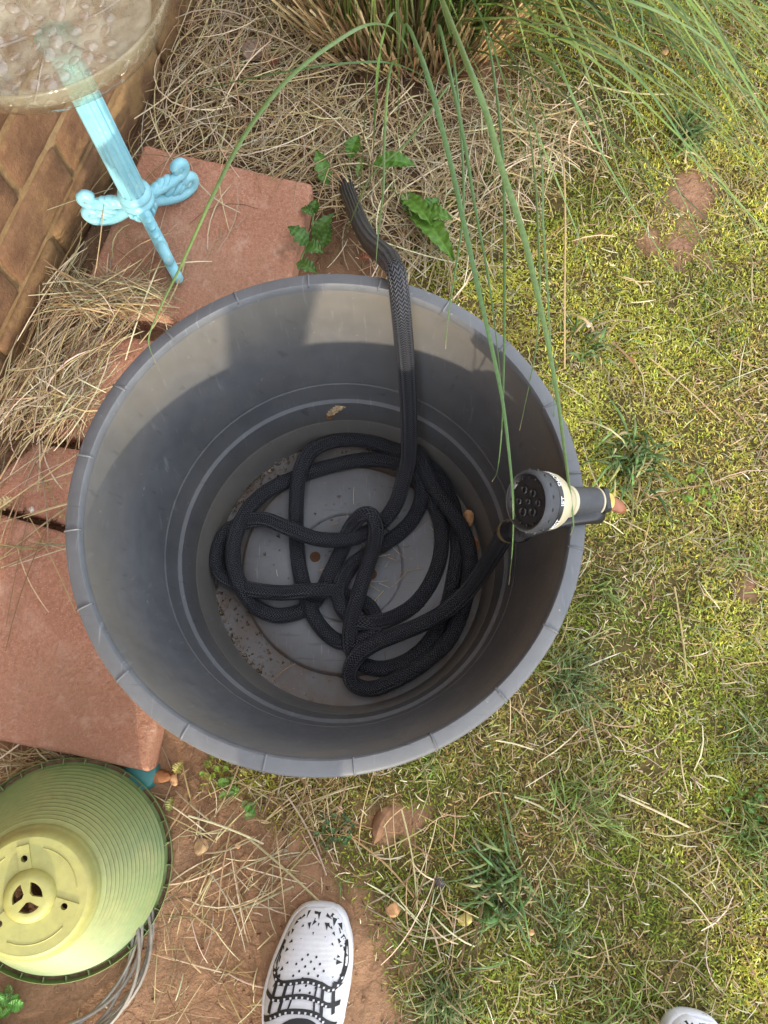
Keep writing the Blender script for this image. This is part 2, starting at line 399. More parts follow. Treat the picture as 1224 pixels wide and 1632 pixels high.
# ---------------------------------------------------------------- planter
PF = Vector((-.0631, .1963, .03)); PR = Vector((-.07, .202, .37)); PAX = (PR-PF)
def pot_plastic(name, base, dirt=True, rim=False):
    t = NT(name); n = t.noise(5, 6, .6); n2 = t.noise(60, 4, .6); sc = t.noise(30, 5, .7, None, (1, 1, .12))
    c = t.ramp(n, [(.3, tuple(x*.8 for x in base)), (.7, tuple(x*1.25 for x in base))])
    c = t.mix(.5, c, t.ramp(n2, [(.3, (.7, .7, .7)), (.75, (1.0, 1, 1))]), 'MULTIPLY')
    # fine scuffs
    vo = t.n('ShaderNodeTexNoise'); vo.inputs['Scale'].default_value = 3.0; vo.inputs['Detail'].default_value = 2
    mp = t.n('ShaderNodeMapping'); mp.inputs['Scale'].default_value = (90, 8, 8); mp.inputs['Rotation'].default_value = (.4, .7, .3); t.l(t.coord(), mp.inputs[0]); t.l(mp.outputs[0], vo.inputs['Vector'])
    c = t.mix(t.ramp(vo.outputs['Fac'], [(.66, (0, 0, 0)), (.76, (.4, .4, .4))]), c, tuple(min(1, x*2.0) for x in base))
    v2 = t.n('ShaderNodeTexNoise'); v2.inputs['Scale'].default_value = 2.2; v2.inputs['Detail'].default_value = 3; mp2 = t.n('ShaderNodeMapping'); mp2.inputs['Scale'].default_value = (7, 80, 14); mp2.inputs['Rotation'].default_value = (.9, .2, 1.1); t.l(t.coord(), mp2.inputs[0]); t.l(mp2.outputs[0], v2.inputs['Vector'])
    c = t.mix(t.ramp(v2.outputs['Fac'], [(.655, (0, 0, 0)), (.72, (.5, .5, .5))]), c, tuple(x*.45 for x in base))
    c = t.mix(t.ramp(t.noise(130, 2), [(.72, (0, 0, 0)), (.76, (.6, .6, .6))]), c, (.30, .27, .22))
    sep = t.n('ShaderNodeSeparateXYZ'); t.l(t.coord(), sep.inputs[0])
    rr = t.math('SQRT', t.math('ADD', t.math('POWER', sep.outputs[0], 2.0), t.math('POWER', sep.outputs[1], 2.0)))
    if dirt == 'floor':
        d1 = t.ramp(rr, [(.0, (.0, .0, .0)), (.5, (.03, .03, .03)), (.70, (.2, .2, .2)), (.77, (.95, .95, .95)), (.88, (.7, .7, .7)), (.96, (1, 1, 1))])
        rn = d1.node; rn.inputs[0].links[0]; t.t.links.remove(rn.inputs[0].links[0]); t.l(t.math('MULTIPLY', rr, 5.05), rn.inputs[0])
        dn = t.noise(28, 6, .65); f = t.math('MULTIPLY', d1, t.ramp(dn, [(.3, (.15, .15, .15)), (.68, (1, 1, 1))]))
        c = t.mix(f, c, (.12, .075, .042))
        sp = t.noise(210, 2); c = t.mix(t.ramp(sp, [(.66, (0, 0, 0)), (.72, (.55, .55, .55))]), c, (.26, .18, .1))
    elif dirt == 'wall':
        zz = t.math('ADD', sep.outputs[2], 0.0)
        dn = t.noise(9, 6, .65)
        up = t.ramp(zz, [(.05, (.55, .55, .55)), (.09, (.0, .0, .0)), (.22, (.0, .0, .0)), (.31, (.6, .6, .6))])
        f = t.math('MULTIPLY', up, t.ramp(dn, [(.3, (.3, .3, .3)), (.65, (1, 1, 1))]))
        c = t.mix(f, c, (.17, .145, .105)); c = t.mix(t.ramp(t.noise(4.5, 6, .7, None, (1, 1, .35)), [(.5, (0, 0, 0)), (.72, (.35, .35, .35))]), c, (.19, .175, .15))
    ro = t.ramp(n2, [(.3, (.42, .42, .42)), (.7, (.6, .6, .6))])
    nb = t.bump(n2, .15, .0008); nb = t.bump(sc, .25, .0012, nb)
    return t.set(c, ro, nb, Specular_IOR_Level=.4)
M_POTW = pot_plastic('planter_plastic', (.110, .114, .121), 'wall'); M_POTF = pot_plastic('planter_floor', (.165, .17, .178), 'floor'); M_POTR = pot_plastic('planter_rim', (.128, .133, .14), None)
M_POTO = pot_plastic('planter_outer', (.30, .27, .22), None)
pot = empty('planter', PF, 'large round dark grey plastic planter holding a coiled hose', 'planter')
pot.rotation_mode = 'QUATERNION'; pot.rotation_quaternion = Vector((0, 0, 1)).rotation_difference(PAX)
inner = [(.1925, 0.004), (.1955, .012), (.2025, .055), (.2045, .058), (.2045, .064), (.2105, .1045), (.2150, .1075), (.2160, .1105), (.2190, .146), (.2206, .1478), (.2206, .1500), (.2196, .1520), (.2255, .190), (.2450, .326), (.2465, .332)]
MB().lathe(inner, 128).build('inner_wall', M_POTW, pot, True, 30)
outer = [(.2635, .322), (.2550, .318), (.2545, .30), (.218, .03), (.209, -.024), (.204, -.029), (.18, -.029)]
MB().lathe(outer, 128).build('outer_wall', M_POTO, pot, True, 30)
rimo = MB().lathe([(.2466, .331), (.2475, .3395), (.2490, .3415), (.2600, .3405), (.2628, .3385), (.2640, .335), (.2642, .3215)], 160).build('rim', M_POTR, pot, True, 35)
fl = MB().lathe([(.1990, .002), (.1965, .0005), (.188, 0), (.160, 0.0), (.1535, .0012), (.1500, .008), (.1475, .0095), (.081, .0095), (.0785, .0085), (.0765, .005), (.0745, .0045), (.001, .0045)], 128).build('floor', M_POTF, pot, True, 40)
M_HOLE = plain('hole_dark', (.02, .012, .008), .9)
M_HOLED = plain('hole_rust', (.10, .045, .02), .9)
for hx, hy in ((502, 887), (592, 915)):
    q = pot.matrix_basis.inverted() @ P(hx, hy, .036)
    MB().lathe([(.0078, .0049), (.0068, .0052), (.0062, .0047), (.0058, .0046), (.0002, .00465)], 20, Matrix.Translation((q.x, q.y, .0))).build('drain_hole', M_HOLED, pot)
for (px, py) in [(490, 440), (375, 470), (268, 530), (185, 612), (127, 722), (105, 843), (128, 967), (190, 1080), (293, 1168), (420, 1225), (565, 1225), (695, 1190), (800, 1110), (880, 1005), (920, 875), (922, 755), (880, 645), (805, 550), (715, 480), (605, 448)]:
    q = pot.matrix_basis.inverted() @ P(px, py, .3715); a = math.atan2(q.y, q.x)
    mt = Matrix.Rotation(a, 4, 'Z') @ Matrix.Translation((.2552, 0, .3415))
    m = MB(); m.tube([mt @ Vector(v) for v in ((-.0078, 0, -.003), (-.0068, 0, -.0006), (0, 0, -.0004), (.006, 0, -.0013), (.0085, 0, -.004))], .0013, 6); m.build('rim_rib', M_POTR, pot)

# ---------------------------------------------------------------- hose
def hose_mat():
    t = NT('hose_braid'); sep = t.n('ShaderNodeSeparateXYZ'); t.l(t.coord('UV'), sep.inputs[0]); u, v = sep.outputs[0], sep.outputs[1]
    zg = t.math('PINGPONG', t.math('MULTIPLY', u, 22.0), 1.0)
    ph = t.math('ADD', t.math('MULTIPLY', v, 270.0), t.math('MULTIPLY', zg, .9))
    zh = t.math('MULTIPLY_ADD', t.math('SINE', t.math('MULTIPLY', ph, 6.2832)), .5); zh.node.inputs[2].default_value = .5
    rb = t.math('MULTIPLY_ADD', t.math('SINE', t.math('MULTIPLY', u, 6.2832*16)), .5); rb.node.inputs[2].default_value = .5
    f = t.math('GREATER_THAN', v, .235)
    h = t.math('ADD', t.math('MULTIPLY', zh, f), t.math('MULTIPLY', rb, t.math('SUBTRACT', 1.0, f)))
    n = t.noise(18, 4)
    c = t.mix(h, (.0025, .003, .004), (.085, .089, .104)); c = t.mix(t.ramp(n, [(.55, (0, 0, 0)), (.8, (.35, .35, .35))]), c, (.07, .065, .055))  # groove shade and ridge highlights are put into the braid colour
    return t.set(c, .42, t.bump(h, 1.0, .0022), Specular_IOR_Level=.5)
M_HOSE = hose_mat()
def z5(x, y): return (300+x/2.448, 660+y/2.448)
hp = [(545, 268, -.004), (552, 298, .022), (564, 332, .085), (578, 365, .165), (594, 390, .255), (612, 406, .335), (627, 424, .378), (634, 446, .3835), (639, 490, .366), (644, 540, .322), (648, 590, .272), (651, 645, .215), (652, 700, .16), (650, 735, .125)]
lv = lambda L: .0335+.0105+L*.0205
zz = [(838, 262, 3.0), (812, 345, 2.1), (765, 412, 1.6), (690, 465, 1.15), (600, 490, 1.3), (500, 486, 1.6), (400, 450, 1.5), (300, 412, .9), (210, 425, .2), (140, 475, 0), (112, 555, 0), (128, 625, 0), (190, 668, .5), (280, 690, 1.1), (370, 697, 1.1), (470, 690, 1.5), (560, 690, .9), (630, 712, .2), (700, 745, .1), (732, 800, .35), (715, 855, .75), (655, 888, .6), (590, 888, .2), (530, 845, .1), (480, 770, .35), (450, 670, .2), (428, 560, .0), (421, 440, .1), (423, 320, .6), (437, 220, 1.0), (475, 150, .7), (545, 112, .2), (630, 98, 0), (720, 110, 0), (800, 140, .1), (880, 165, .3), (960, 228, .5), (1018, 320, .25), (1048, 420, 0), (1052, 530, .0), (1035, 640, .05), (1010, 750, .1), (955, 870, .2), (875, 950, .15), (780, 990, .1), (700, 985, .05), (652, 945, .2), (630, 885, .8), (640, 790, 1.2), (668, 690, 1.6), (700, 590, 1.5), (724, 510, 1.7), (733, 440, 2.5), (712, 393, 2.9), (672, 398, 2.5), (630, 450, 1.3), (598, 530, .4), (560, 610, .3), (520, 690, .2), (480, 745, .0), (420, 775, .15), (340, 785, .2), (262, 750, .25), (205, 670, .9), (175, 570, 1.0), (185, 470, .9), (235, 370, .4), (310, 300, .1), (400, 255, .0), (490, 222, .0), (590, 195, .0), (690, 178, 0), (780, 182, .3), (860, 212, .6), (908, 270, .8), (905, 350, .6), (860, 430, .2), (780, 498, .0), (700, 545, .1), (630, 600, .1), (592, 670, .6), (595, 745, .8), (640, 800, .75), (700, 815, 1.15), (790, 798, .2), (880, 745, .0), (945, 660, .0), (982, 560, .0), (988, 460, .1), (966, 370, .3), (925, 290, .7), (885, 215, 1.0), (868, 165, 1.1), (892, 148, 1.3), (918, 200, 1.5), (960, 285, 1.5), (1015, 365, 1.35), (1070, 450, 1.0), (1098, 540, .9), (1095, 640, .9), (1070, 760, 1.0), (1015, 880, .9), (920, 970, .95), (810, 1038, .7), (715, 1072, .3), (650, 1055, .3), (630, 1005, .8), (660, 945, 1.4), (730, 895, 1.7), (820, 858, 1.8), (910, 820, 2.0), (1000, 770, 2.4), (1080, 700, 3.6), (1140, 625, 5.5), (1190, 545, 8.2)]
for a, b, L in zz: hp.append((*z5(a, b), lv(L)))
hp += [(799, 862, .262), (806, 852, .292), (812, 846, .318)]
path = [P(*q) for q in hp]
sm_ = cr(path, 7)
m = MB(); m.tube(sm_, [.0125 if i < 40 else .0108 for i in range(len(sm_))], 20); hose = m.build('garden_hose', M_HOSE)
tag(hose, 'black woven garden hose coiled inside the planter and running over its rim', 'hose')

# ---------------------------------------------------------------- hose nozzle
M_BLK = plain('nozzle_black', (.013, .013, .015), .35, .1, 90); M_GRY = plain('nozzle_rubber', (.045, .047, .052), .55, .15, 120)
M_CRM = plain('nozzle_cream', (.50, .44, .29), .4, .06, 50, .05); M_BRASS = plain('brass', (.62, .42, .13), .35, .15, 80, .1, .5, .8); M_COPPER = plain('orange_tip', (.30, .11, .05), .45, .2, 90)
M_OLDBR = plain('dull_brass', (.17, .13, .06), .5, .3, 80); M_WHT = plain('white_print', (.8, .8, .78), .6, .03)
NF, NTl = P(837, 799, .424), P(977, 799, .364); nax = (NTl-NF).normalized()
noz = empty('hose_nozzle', NF, 'cream and black hose spray nozzle with dial head resting on planter rim', 'nozzle')
NM = axis_mat((0, 0, 0), nax, (0, 1, 0))     # local z runs from the face to the tail, local x = image up
def nl(prof, name, mat, seg=48, sharp=35): return MB().lathe(prof, seg, NM).build(name, mat, noz, True, sharp)
nl([(.0002, .0045), (.0225, .0045), (.0240, .0020), (.0265, .0004)], 'spray_face', M_BLK)
ring = nl([(.0262, .0004), (.0275, .0), (.0290, .0018), (.0298, .006), (.0294, .0125), (.0286, .0165), (.0275, .0170)], 'dial_ring', M_GRY, 64)
for i in range(16):
    a = 2*math.pi*i/16+.1
    MB().box(.004, .0035, .0022, NM @ Matrix.Rotation(a, 4, 'Z') @ Matrix.Translation((.0293, 0, .008)), .0008).build('grip_bump', M_GRY, ring)
    MB().box(.0034, .0016, .0026, NM @ Matrix.Rotation(a+.2, 4, 'Z') @ Matrix.Translation((.0232, 0, .0035)), .0004).build('face_tooth', M_BLK, ring)
for (hx, hy, r_) in ((.006, .008, .0042), (-.0045, .0125, .0036), (-.011, .0035, .0046), (-.008, -.0095, .005), (.003, -.0125, .0036), (.012, -.003, .0044), (0, 0, .0032)):
    mt = NM @ Matrix.Translation((hx, hy, 0))
    MB().lathe([(r_, .0046), (r_*.95, .0024), (r_*.72, .0022), (r_*.66, .0062), (.0001, .0064)], 20, mt).build('spray_outlet', M_BLK, noz)
nl([(.0275, .0168), (.0283, .0172), (.0281, .0225)], 'label_band', M_BLK)
nl([(.0281, .0225), (.0280, .0265), (.0270, .0310), (.0246, .0360), (.0210, .0412), (.0176, .0450), (.0155, .0475), (.0146, .0500), (.0158, .0510), (.0158, .0550), (.0140, .0560)], 'cone_body', M_CRM)
nl([(.0138, .0555), (.0146, .0565), (.0142, .075), (.0143, .0895), (.0130, .0905)], 'barrel', M_GRY)
nl([(.0134, .0895), (.0146, .0900), (.0146, .0920), (.0134, .0925)], 'collar_ring', M_CRM)
MB().box(.026, .024, .0115, NM @ Matrix.Translation((0, 0, .0980)), .003).build('coupling', M_BLK, noz, True, 30)
nl([(.0080, .1035), (.0092, .1042), (.0088, .1052), (.0093, .1062), (.0088, .1072), (.0093, .1082), (.0088, .1092), (.0092, .1100), (.0070, .1108), (.0001, .1110)], 'threaded_ferrule', M_BRASS)
tp = [NM @ Vector(v) for v in ((0, 0, .110), (-.003, .001, .117), (-.007, .002, .125), (-.010, .002, .1305))]
m = MB(); m.tube(tp, [.0075, .0078, .0068, .0035], 14, True, .55, NM.to_3x3() @ Vector((0, 1, 0))); m.build('tip', M_COPPER, noz)
def rel(*q): return P(*q)-NF
m = MB(); m.tube(cr([rel(812, 846, .320), rel(828, 846, .352), rel(850, 841, .372), rel(900, 827, .3805), rel(940, 822, .379), rel(955, 822, .370)], 6), [.0125]*8+[.0085]*18+[.0085]*4+[.006], 16); m.build('grip', M_BLK, noz)
m = MB(); a, b = rel(808, 847, .312), rel(826, 845, .346); m.tube([a.lerp(b, k/6) for k in range(7)], [.0118, .0128, .0128, .0122, .0128, .0128, .0115], 18); m.build('hose_connector', M_OLDBR, noz)
def text_mesh(s, size):
    cu = bpy.data.curves.new('t', 'FONT'); cu.body = s; cu.size = size; cu.align_x = 'CENTER'; cu.align_y = 'CENTER'; cu.offset = size*.018
    o = bpy.data.objects.new('t', cu); scn.collection.objects.link(o); dg = bpy.context.evaluated_depsgraph_get(); dg.update()
    me = bpy.data.meshes.new_from_object(o.evaluated_get(dg)); bpy.data.objects.remove(o); bpy.data.curves.remove(cu); return me
# camera-facing side of the ring: angle in the local frame
def ring_text(s, ang, size):
    me = text_mesh(s, size); R0 = .0286; zc = .0212; nm = NM.to_3x3()
    for v in me.vertices:
        x, y = v.co.x, v.co.y
        th = ang-x/R0                       # text runs round the ring, letter tops point to the face
        v.co = nm @ Vector((math.cos(th)*R0, math.sin(th)*R0, zc-y))
    me.materials.append(M_WHT); o = bpy.data.objects.new('lettering', me); link(o, noz)
cdir = NM.to_3x3().inverted() @ (Vector((0, 0, CAM_H))-NF).normalized(); ca = math.atan2(cdir.y, cdir.x)
ring_text('JET', ca, .0068); ring_text('MIST', ca+.88, .0068); ring_text('SHOWER', ca-1.0, .0068)

# ---------------------------------------------------------------- bird bath stand
def teal():
    t = NT('teal_paint'); n = t.noise(30, 5, .6); n2 = t.noise(55, 5, .7)
    c = t.ramp(n, [(.3, (.20, .48, .57)), (.7, (.29, .58, .65))])
    c = t.mix(t.ramp(n2, [(.60, (0, 0, 0)), (.68, (.8, .8, .8))]), c, (.50, .66, .62)); c = t.mix(t.ramp(t.noise(42, 4), [(.66, (0, 0, 0)), (.70, (.8, .8, .8))]), c, (.25, .16, .09))
    return t.set(c, .42, t.bump(n2, .35, .0012))
M_TEAL = teal()
SB = P(238, 356, .05); stand = empty('bird_bath_stand', SB, 'light blue iron bird bath stand with fluted stem and scroll feet', 'stand')
def fluted():
    m = MB(); seg = 96; prof = [(.0200, .075), (.0195, .085), (.0190, .20), (.0185, .335)]; V = []; k = len(prof)
    for i in range(seg):
        a = 2*math.pi*i/seg; f = 1-.10*(max(0, math.cos(a*12))**.6)
        for r, z in prof: V.append((r*f*math.cos(a), r*f*math.sin(a), z))
    m.add(V, [(i*k+j, ((i+1) % seg)*k+j, ((i+1) % seg)*k+j+1, i*k+j+1) for i in range(seg) for j in range(k-1)]); return m
fluted().build('stem', M_TEAL, stand, True, 50)
col = MB().lathe([(.006, .020), (.012, .022), (.016, .030), (.020, .040), (.022, .048), (.0200, .051), (.0235, .054), (.0265, .058), (.0265, .063), (.0235, .066), (.0225, .068), (.0255, .071), (.0255, .076), (.0225, .080), (.0195, .083)], 40).build('collar', M_TEAL, stand, True, 50)
for i in range(14):
    a = 2*math.pi*i/14; m = MB(); m.tube([(math.cos(a)*r, math.sin(a)*r, z) for r, z in ((.010, .022), (.0165, .031), (.0215, .042), (.0225, .05))], [.002, .0034, .0042, .003], 8); m.build('petal', M_TEAL, col)
MB().lathe([(.0185, .330), (.021, .333), (.022, .338), (.024, .343), (.026, .347), (.026, .350), (.001, .351)], 40).build('bowl_seat', M_TEAL, stand, True, 50)
def spiral(cx_, cz_, r0, r1, a0, a1, n=18): return [(cx_+(r0+(r1-r0)*i/n)*math.cos(a0+(a1-a0)*i/n), cz_+(r0+(r1-r0)*i/n)*math.sin(a0+(a1-a0)*i/n)) for i in range(n+1)]
def leg(px, py):
    q = P(px, py, .055)-SB; az = math.atan2(q.y, q.x); L = math.hypot(q.x, q.y); k = L/.115
    tr = lambda pts: [(r*k*math.cos(az), r*k*math.sin(az), z) for r, z in pts]
    m = MB()
    lo = [(.010, .040), (.03, .032), (.052, .018), (.075, .0085)]+spiral(.094, .0235, .0165, .006, rad(-100), rad(190))
    m.tube(cr(tr(lo), 2), [.0092]*8+[.0085]*30+[.0068]*(len(lo)*2-1-38), 10)
    up = [(.012, .052), (.030, .053), (.050, .050), (.066, .048)]+spiral(.088, .0600, .0150, .005, rad(-125), rad(210))
    m.tube(cr(tr(up), 2), [.0100]*8+[.0084]*30+[.0066]*(len(up)*2-1-38), 10)
    o = m.build('leg', M_TEAL, stand)
    for (r, z, rr) in ((.094, .0235, .0082), (.088, .060, .0080)):
        b = MB(); b.sphere(tr([(r, z)])[0], rr, 10, 8); b.build('scroll_eye', M_TEAL, o)
    for j, (r, z) in enumerate(((.03, .055), (.042, .056), (.054, .054), (.06, .036), (.07, .028), (.078, .024))):     # acanthus lobes
        b = MB(); c0 = Vector(tr([(r, z)])[0]); b.sphere(c0, .0105, 10, 8, (1.5, .8, .55), Matrix.Rotation(az, 3, 'Z') @ Matrix.Rotation(-.5, 3, 'Y')); b.build('scroll_leaf', M_TEAL, o)
    return o
leg(138, 352); leg(318, 292); leg(291, 458)

# ---------------------------------------------------------------- glass bowl
def glass(name, tint, milk=.10, gl_k=1.0, bumps=.5):
    t = NT(name); tr = t.n('ShaderNodeBsdfTransparent'); tr.inputs[0].default_value = (*tint, 1)
    n = t.noise(24, 3); nb = t.bump(n, bumps, .004)
    df = t.n('ShaderNodeBsdfDiffuse'); df.inputs[0].default_value = (.50, .46, .35, 1); t.l(nb, df.inputs['Normal'])
    gl = t.n('ShaderNodeBsdfGlossy'); gl.inputs['Roughness'].default_value = .07; t.l(nb, gl.inputs['Normal'])
    lw = t.n('ShaderNodeLayerWeight'); lw.inputs[0].default_value = .3; t.l(nb, lw.inputs['Normal']); ge = t.n('ShaderNodeNewGeometry'); fac = t.math('MULTIPLY', t.math('MULTIPLY', lw.outputs['Fresnel'], gl_k), t.math('SUBTRACT', 1.0, ge.outputs['Backfacing']))
    m1 = t.n('ShaderNodeMixShader'); mk = t.ramp(t.noise(30, 4, .6), [(.3, (milk*.3,)*3), (.7, (min(1, milk*1.9),)*3)]); t.l(mk, m1.inputs[0]); t.l(tr.outputs[0], m1.inputs[1]); t.l(df.outputs[0], m1.inputs[2])
    m2 = t.n('ShaderNodeMixShader'); t.l(fac, m2.inputs[0]); t.l(m1.outputs[0], m2.inputs[1]); t.l(gl.outputs[0], m2.inputs[2])
    t.l(m2.outputs[0], t.o.inputs[0]); return t.m
M_GLASS = glass('bowl_glass', (.95, .94, .86), .09, 1.0, .8); M_EMB = glass('embossed_glass', (.93, .92, .86), .42, 1.2, 1.0); M_BEAD = glass('bead_glass', (.975, .945, .945), .03, 2.6, .1)
BB = SB+Vector((0, 0, .3515))
bowl = empty('glass_bowl', BB, 'clear embossed glass bird bath bowl on the blue stand', 'bowl')
prof_o = [(.001, 0), (.05, .0), (.085, .004), (.115, .015), (.138, .034), (.150, .056), (.156, .074)]
prof_i = [(.1515, .0755), (.145, .058), (.133, .039), (.111, .021), (.083, .011), (.05, .0075), (.001, .007)]
MB().lathe(prof_o+[(.1565, .0775), (.154, .079)]+prof_i, 96).build('dish', M_GLASS, bowl)
MB().lathe([(.118, .0262), (.111, .0222), (.083, .0122), (.05, .0087), (.001, .0082)], 96).build('embossed_base', M_EMB, bowl)
wv = []
for i in range(361):
    a = rad(i); r = .132+.0022*math.cos(a*44); wv.append((r*math.cos(a), r*math.sin(a), .0405+.0022*math.sin(a*44)))
m = MB(); m.tube(wv, .0022, 8, False); m.build('scalloped_band', M_BEAD, bowl)
for k in range(6):
    a = rad(60*k+20); m = MB(); m.tube([(r*math.cos(a+(r-.03)*2), r*math.sin(a+(r-.03)*2), z) for r, z in ((.03, .009), (.06, .010), (.09, .0145), (.115, .025))], .002, 8); m.build('moulded_vein', M_BEAD, bowl)
rb = random.Random(5); placed = []
bead = MB(); bead.sphere((0, 0, 0), 1, 16, 10, (1, 1, .45)); bd = bead.build('glass_bead', M_BEAD, bowl); bdme = bd.data; bpy.data.objects.remove(bd)
c0 = P(62, 52, .425)-BB
for k in range(1500):
    a = rb.random()*6.283; r = .075*math.sqrt(rb.random()); q = Vector((c0.x*.65+r*math.cos(a), c0.y*.65+r*math.sin(a), 0)); s = rb.uniform(.0065, .0105)
    rr = math.hypot(q.x, q.y)
    if rr > .112 or any((q-p).length < (s+t)*.93 for p, t in placed): continue
    placed.append((q, s)); z = float(np.interp(rr, [p[0] for p in prof_i[::-1]], [p[1] for p in prof_i[::-1]]))
    o = bpy.data.objects.new('glass_bead', bdme); link(o, bowl); o.location = (q.x, q.y, z+s*.35); o.scale = (s, s, s); o.rotation_euler = (rb.uniform(-.5, .5), rb.uniform(-.5, .5), 0)
    if len(placed) > 46: break

# ---------------------------------------------------------------- upturned green pot
def green():
    t = NT('green_plastic'); sep = t.n('ShaderNodeSeparateXYZ'); t.l(t.coord(), sep.inputs[0])
    n = t.noise(16, 5, .6); n2 = t.noise(90, 4)
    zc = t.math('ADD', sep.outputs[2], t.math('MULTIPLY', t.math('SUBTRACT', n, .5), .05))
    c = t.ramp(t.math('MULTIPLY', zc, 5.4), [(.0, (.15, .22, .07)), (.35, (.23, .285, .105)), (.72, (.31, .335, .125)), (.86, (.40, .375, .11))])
    c = t.mix(t.ramp(n, [(.5, (0, 0, 0)), (.75, (.35, .35, .35))]), c, (.42, .35, .14)); c = t.mix(t.ramp(t.noise(38, 6, .7), [(.55, (0, 0, 0)), (.75, (.45, .45, .45))]), c, (.20, .15, .07)); c = t.mix(.35, c, t.ramp(n2, [(.3, (.6, .6, .6)), (.7, (1, 1, 1))]), 'MULTIPLY')
    return t.set(c, .5, t.bump(n2, .15, .0008))
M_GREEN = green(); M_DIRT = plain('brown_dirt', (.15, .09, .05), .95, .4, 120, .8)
G0, GT = P(108, 1378, .020), P(47, 1428, .178); gp = empty('upturned_pot', G0, 'yellow green ribbed plastic pot standing upside down below the largest paver', 'pot')
gp.rotation_mode = 'QUATERNION'; gp.rotation_quaternion = Vector((0, 0, 1)).rotation_difference(GT-G0) @ Quaternion((0, 0, 1), rad(0)); GH = (GT-G0).length; gp.scale = (.80, .80, 1)
R0, R1 = .1605, .087; prof = [(R0, 0)]
NR = 18
for i in range(NR*4+1):
    t_ = i/(NR*4); z = .006+(GH-.02)*t_; r = R0-(R0-R1)*t_; prof.append((r+(0, .0036, .0046, .0010)[i % 4]*(1 if t_ < .92 else .2), z))
prof += [(R1-.002, GH-.008), (R1-.006, GH-.0025), (R1-.010, GH-.001)]
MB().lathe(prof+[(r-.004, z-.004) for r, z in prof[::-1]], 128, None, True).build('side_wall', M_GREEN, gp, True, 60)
MB().lathe([(.1615, .006), (.165, .004), (.1685, .006), (.1695, .014), (.1705, .018), (.1715, .017), (.170, .002), (.166, -.006), (.155, -.006)], 128).build('flange', M_GREEN, gp, True, 40)
MB().lathe([(.1615, .0065), (.165, .0075), (.1690, .0070)], 96).build('dirt_in_flange', M_DIRT, gp)
for i in range(30):
    a = 2*math.pi*i/30
    MB().box(.009, .0012, .010, Matrix.Rotation(a, 4, 'Z') @ Matrix.Translation((.166, 0, .0105))).build('flange_rib', M_GREEN, gp, False)
def solid(mb):
    me = bpy.data.meshes.new('s'); me.from_pydata(mb.v, [], mb.f); bm = bmesh.new(); bm.from_mesh(me); bmesh.ops.remove_doubles(bm, verts=bm.verts, dist=1e-6); bmesh.ops.recalc_face_normals(bm, faces=bm.faces); bm.to_mesh(me); bm.free()
    o = bpy.data.objects.new('s', me); scn.collection.objects.link(o); return o
def prism(poly, z0, z1):
    n = len(poly); return MB().add([(x, y, z0) for x, y in poly]+[(x, y, z1) for x, y in poly], [tuple(range(n-1, -1, -1)), tuple(range(n, 2*n))]+[(i, (i+1) % n, n+(i+1) % n, n+i) for i in range(n)])
def cut(base, cutters, name, mat, parent, sharp=35):
    b = solid(base); cs = [solid(c) for c in cutters]
    for c in cs:
        md = b.modifiers.new('b', 'BOOLEAN'); md.object = c; md.operation = 'DIFFERENCE'; md.solver = 'EXACT'
    dg = bpy.context.evaluated_depsgraph_get(); dg.update(); me = bpy.data.meshes.new_from_object(b.evaluated_get(dg))
    for o in [b]+cs: bpy.data.objects.remove(o)
    me.materials.clear(); me.materials.append(mat); me.polygons.foreach_set('use_smooth', [True]*len(me.polygons)); me.set_sharp_from_angle(angle=rad(sharp)); me.name = name
    return link(bpy.data.objects.new(name, me), parent)
def circ(r, n, cx_=0, cy_=0): return [(cx_+r*math.cos(2*math.pi*i/n), cy_+r*math.sin(2*math.pi*i/n)) for i in range(n)]
ginv = gp.matrix_basis.inverted()
def glob(px, py, z): q = ginv @ P(px, py, z); return math.atan2(q.y, q.x)
A3 = [glob(39, 1360, .178), glob(112, 1451, .178)]; A3.append((A3[0]+A3[1])/2+math.pi if abs(A3[0]-A3[1]) < math.pi else (A3[0]+A3[1])/2)
HR = .0505
base = prism(circ(R1-.009, 96), GH-.007, GH-.0012)
cut(base, [prism(circ(.0047, 20, HR*math.cos(a), HR*math.sin(a)), GH-.02, GH+.02) for a in A3]+[prism(circ(.030, 32), GH-.02, GH+.02)], 'base_plate', M_GREEN, gp)
hub = MB(); hub.lathe([(.0301, GH-.006), (.036, GH-.001), (.0345, GH+.0035), (.030, GH+.0070), (.0245, GH+.0085), (.0001, GH+.0080), (.0001, GH+.003), (.022, GH+.0035), (.0275, GH+.001), (.0295, GH-.006)], 48, None, True)
sect = []
for k in range(3):
    a0 = A3[k]+rad(18); a1 = A3[k]+rad(102); n = 8
    sect.append(prism([(.0205*math.cos(a0+(a1-a0)*i/n), .0205*math.sin(a0+(a1-a0)*i/n)) for i in range(n+1)]+[(.0068*math.cos((a0+a1)/2+rad(25)), .0068*math.sin((a0+a1)/2+rad(25))), (.0068*math.cos((a0+a1)/2-rad(25)), .0068*math.sin((a0+a1)/2-rad(25)))], GH-.03, GH+.03))
cut(hub, sect, 'hub', M_GREEN, gp)
for a in A3:
    bar = [(x*math.cos(a)-y*math.sin(a), x*math.sin(a)+y*math.cos(a)) for x, y in ((.0355, -.0085), (.0685, -.0085), (.0685, .0085), (.0355, .0085))]
    cut(prism(bar, GH-.0014, GH+.0009), [prism(circ(.0047, 20, HR*math.cos(a), HR*math.sin(a)), GH-.02, GH+.02)], 'spoke', M_GREEN, gp)
    m = MB(); m.tube([(.0635*math.cos(a+rad(t)), .0635*math.sin(a+rad(t)), GH-.0014) for t in range(24, 98, 3)], .0011, 6); m.build('arc_ridge', M_GREEN, gp)
M_TEALP = plain('teal_plastic', (.03, .16, .15), .5, .15, 40)
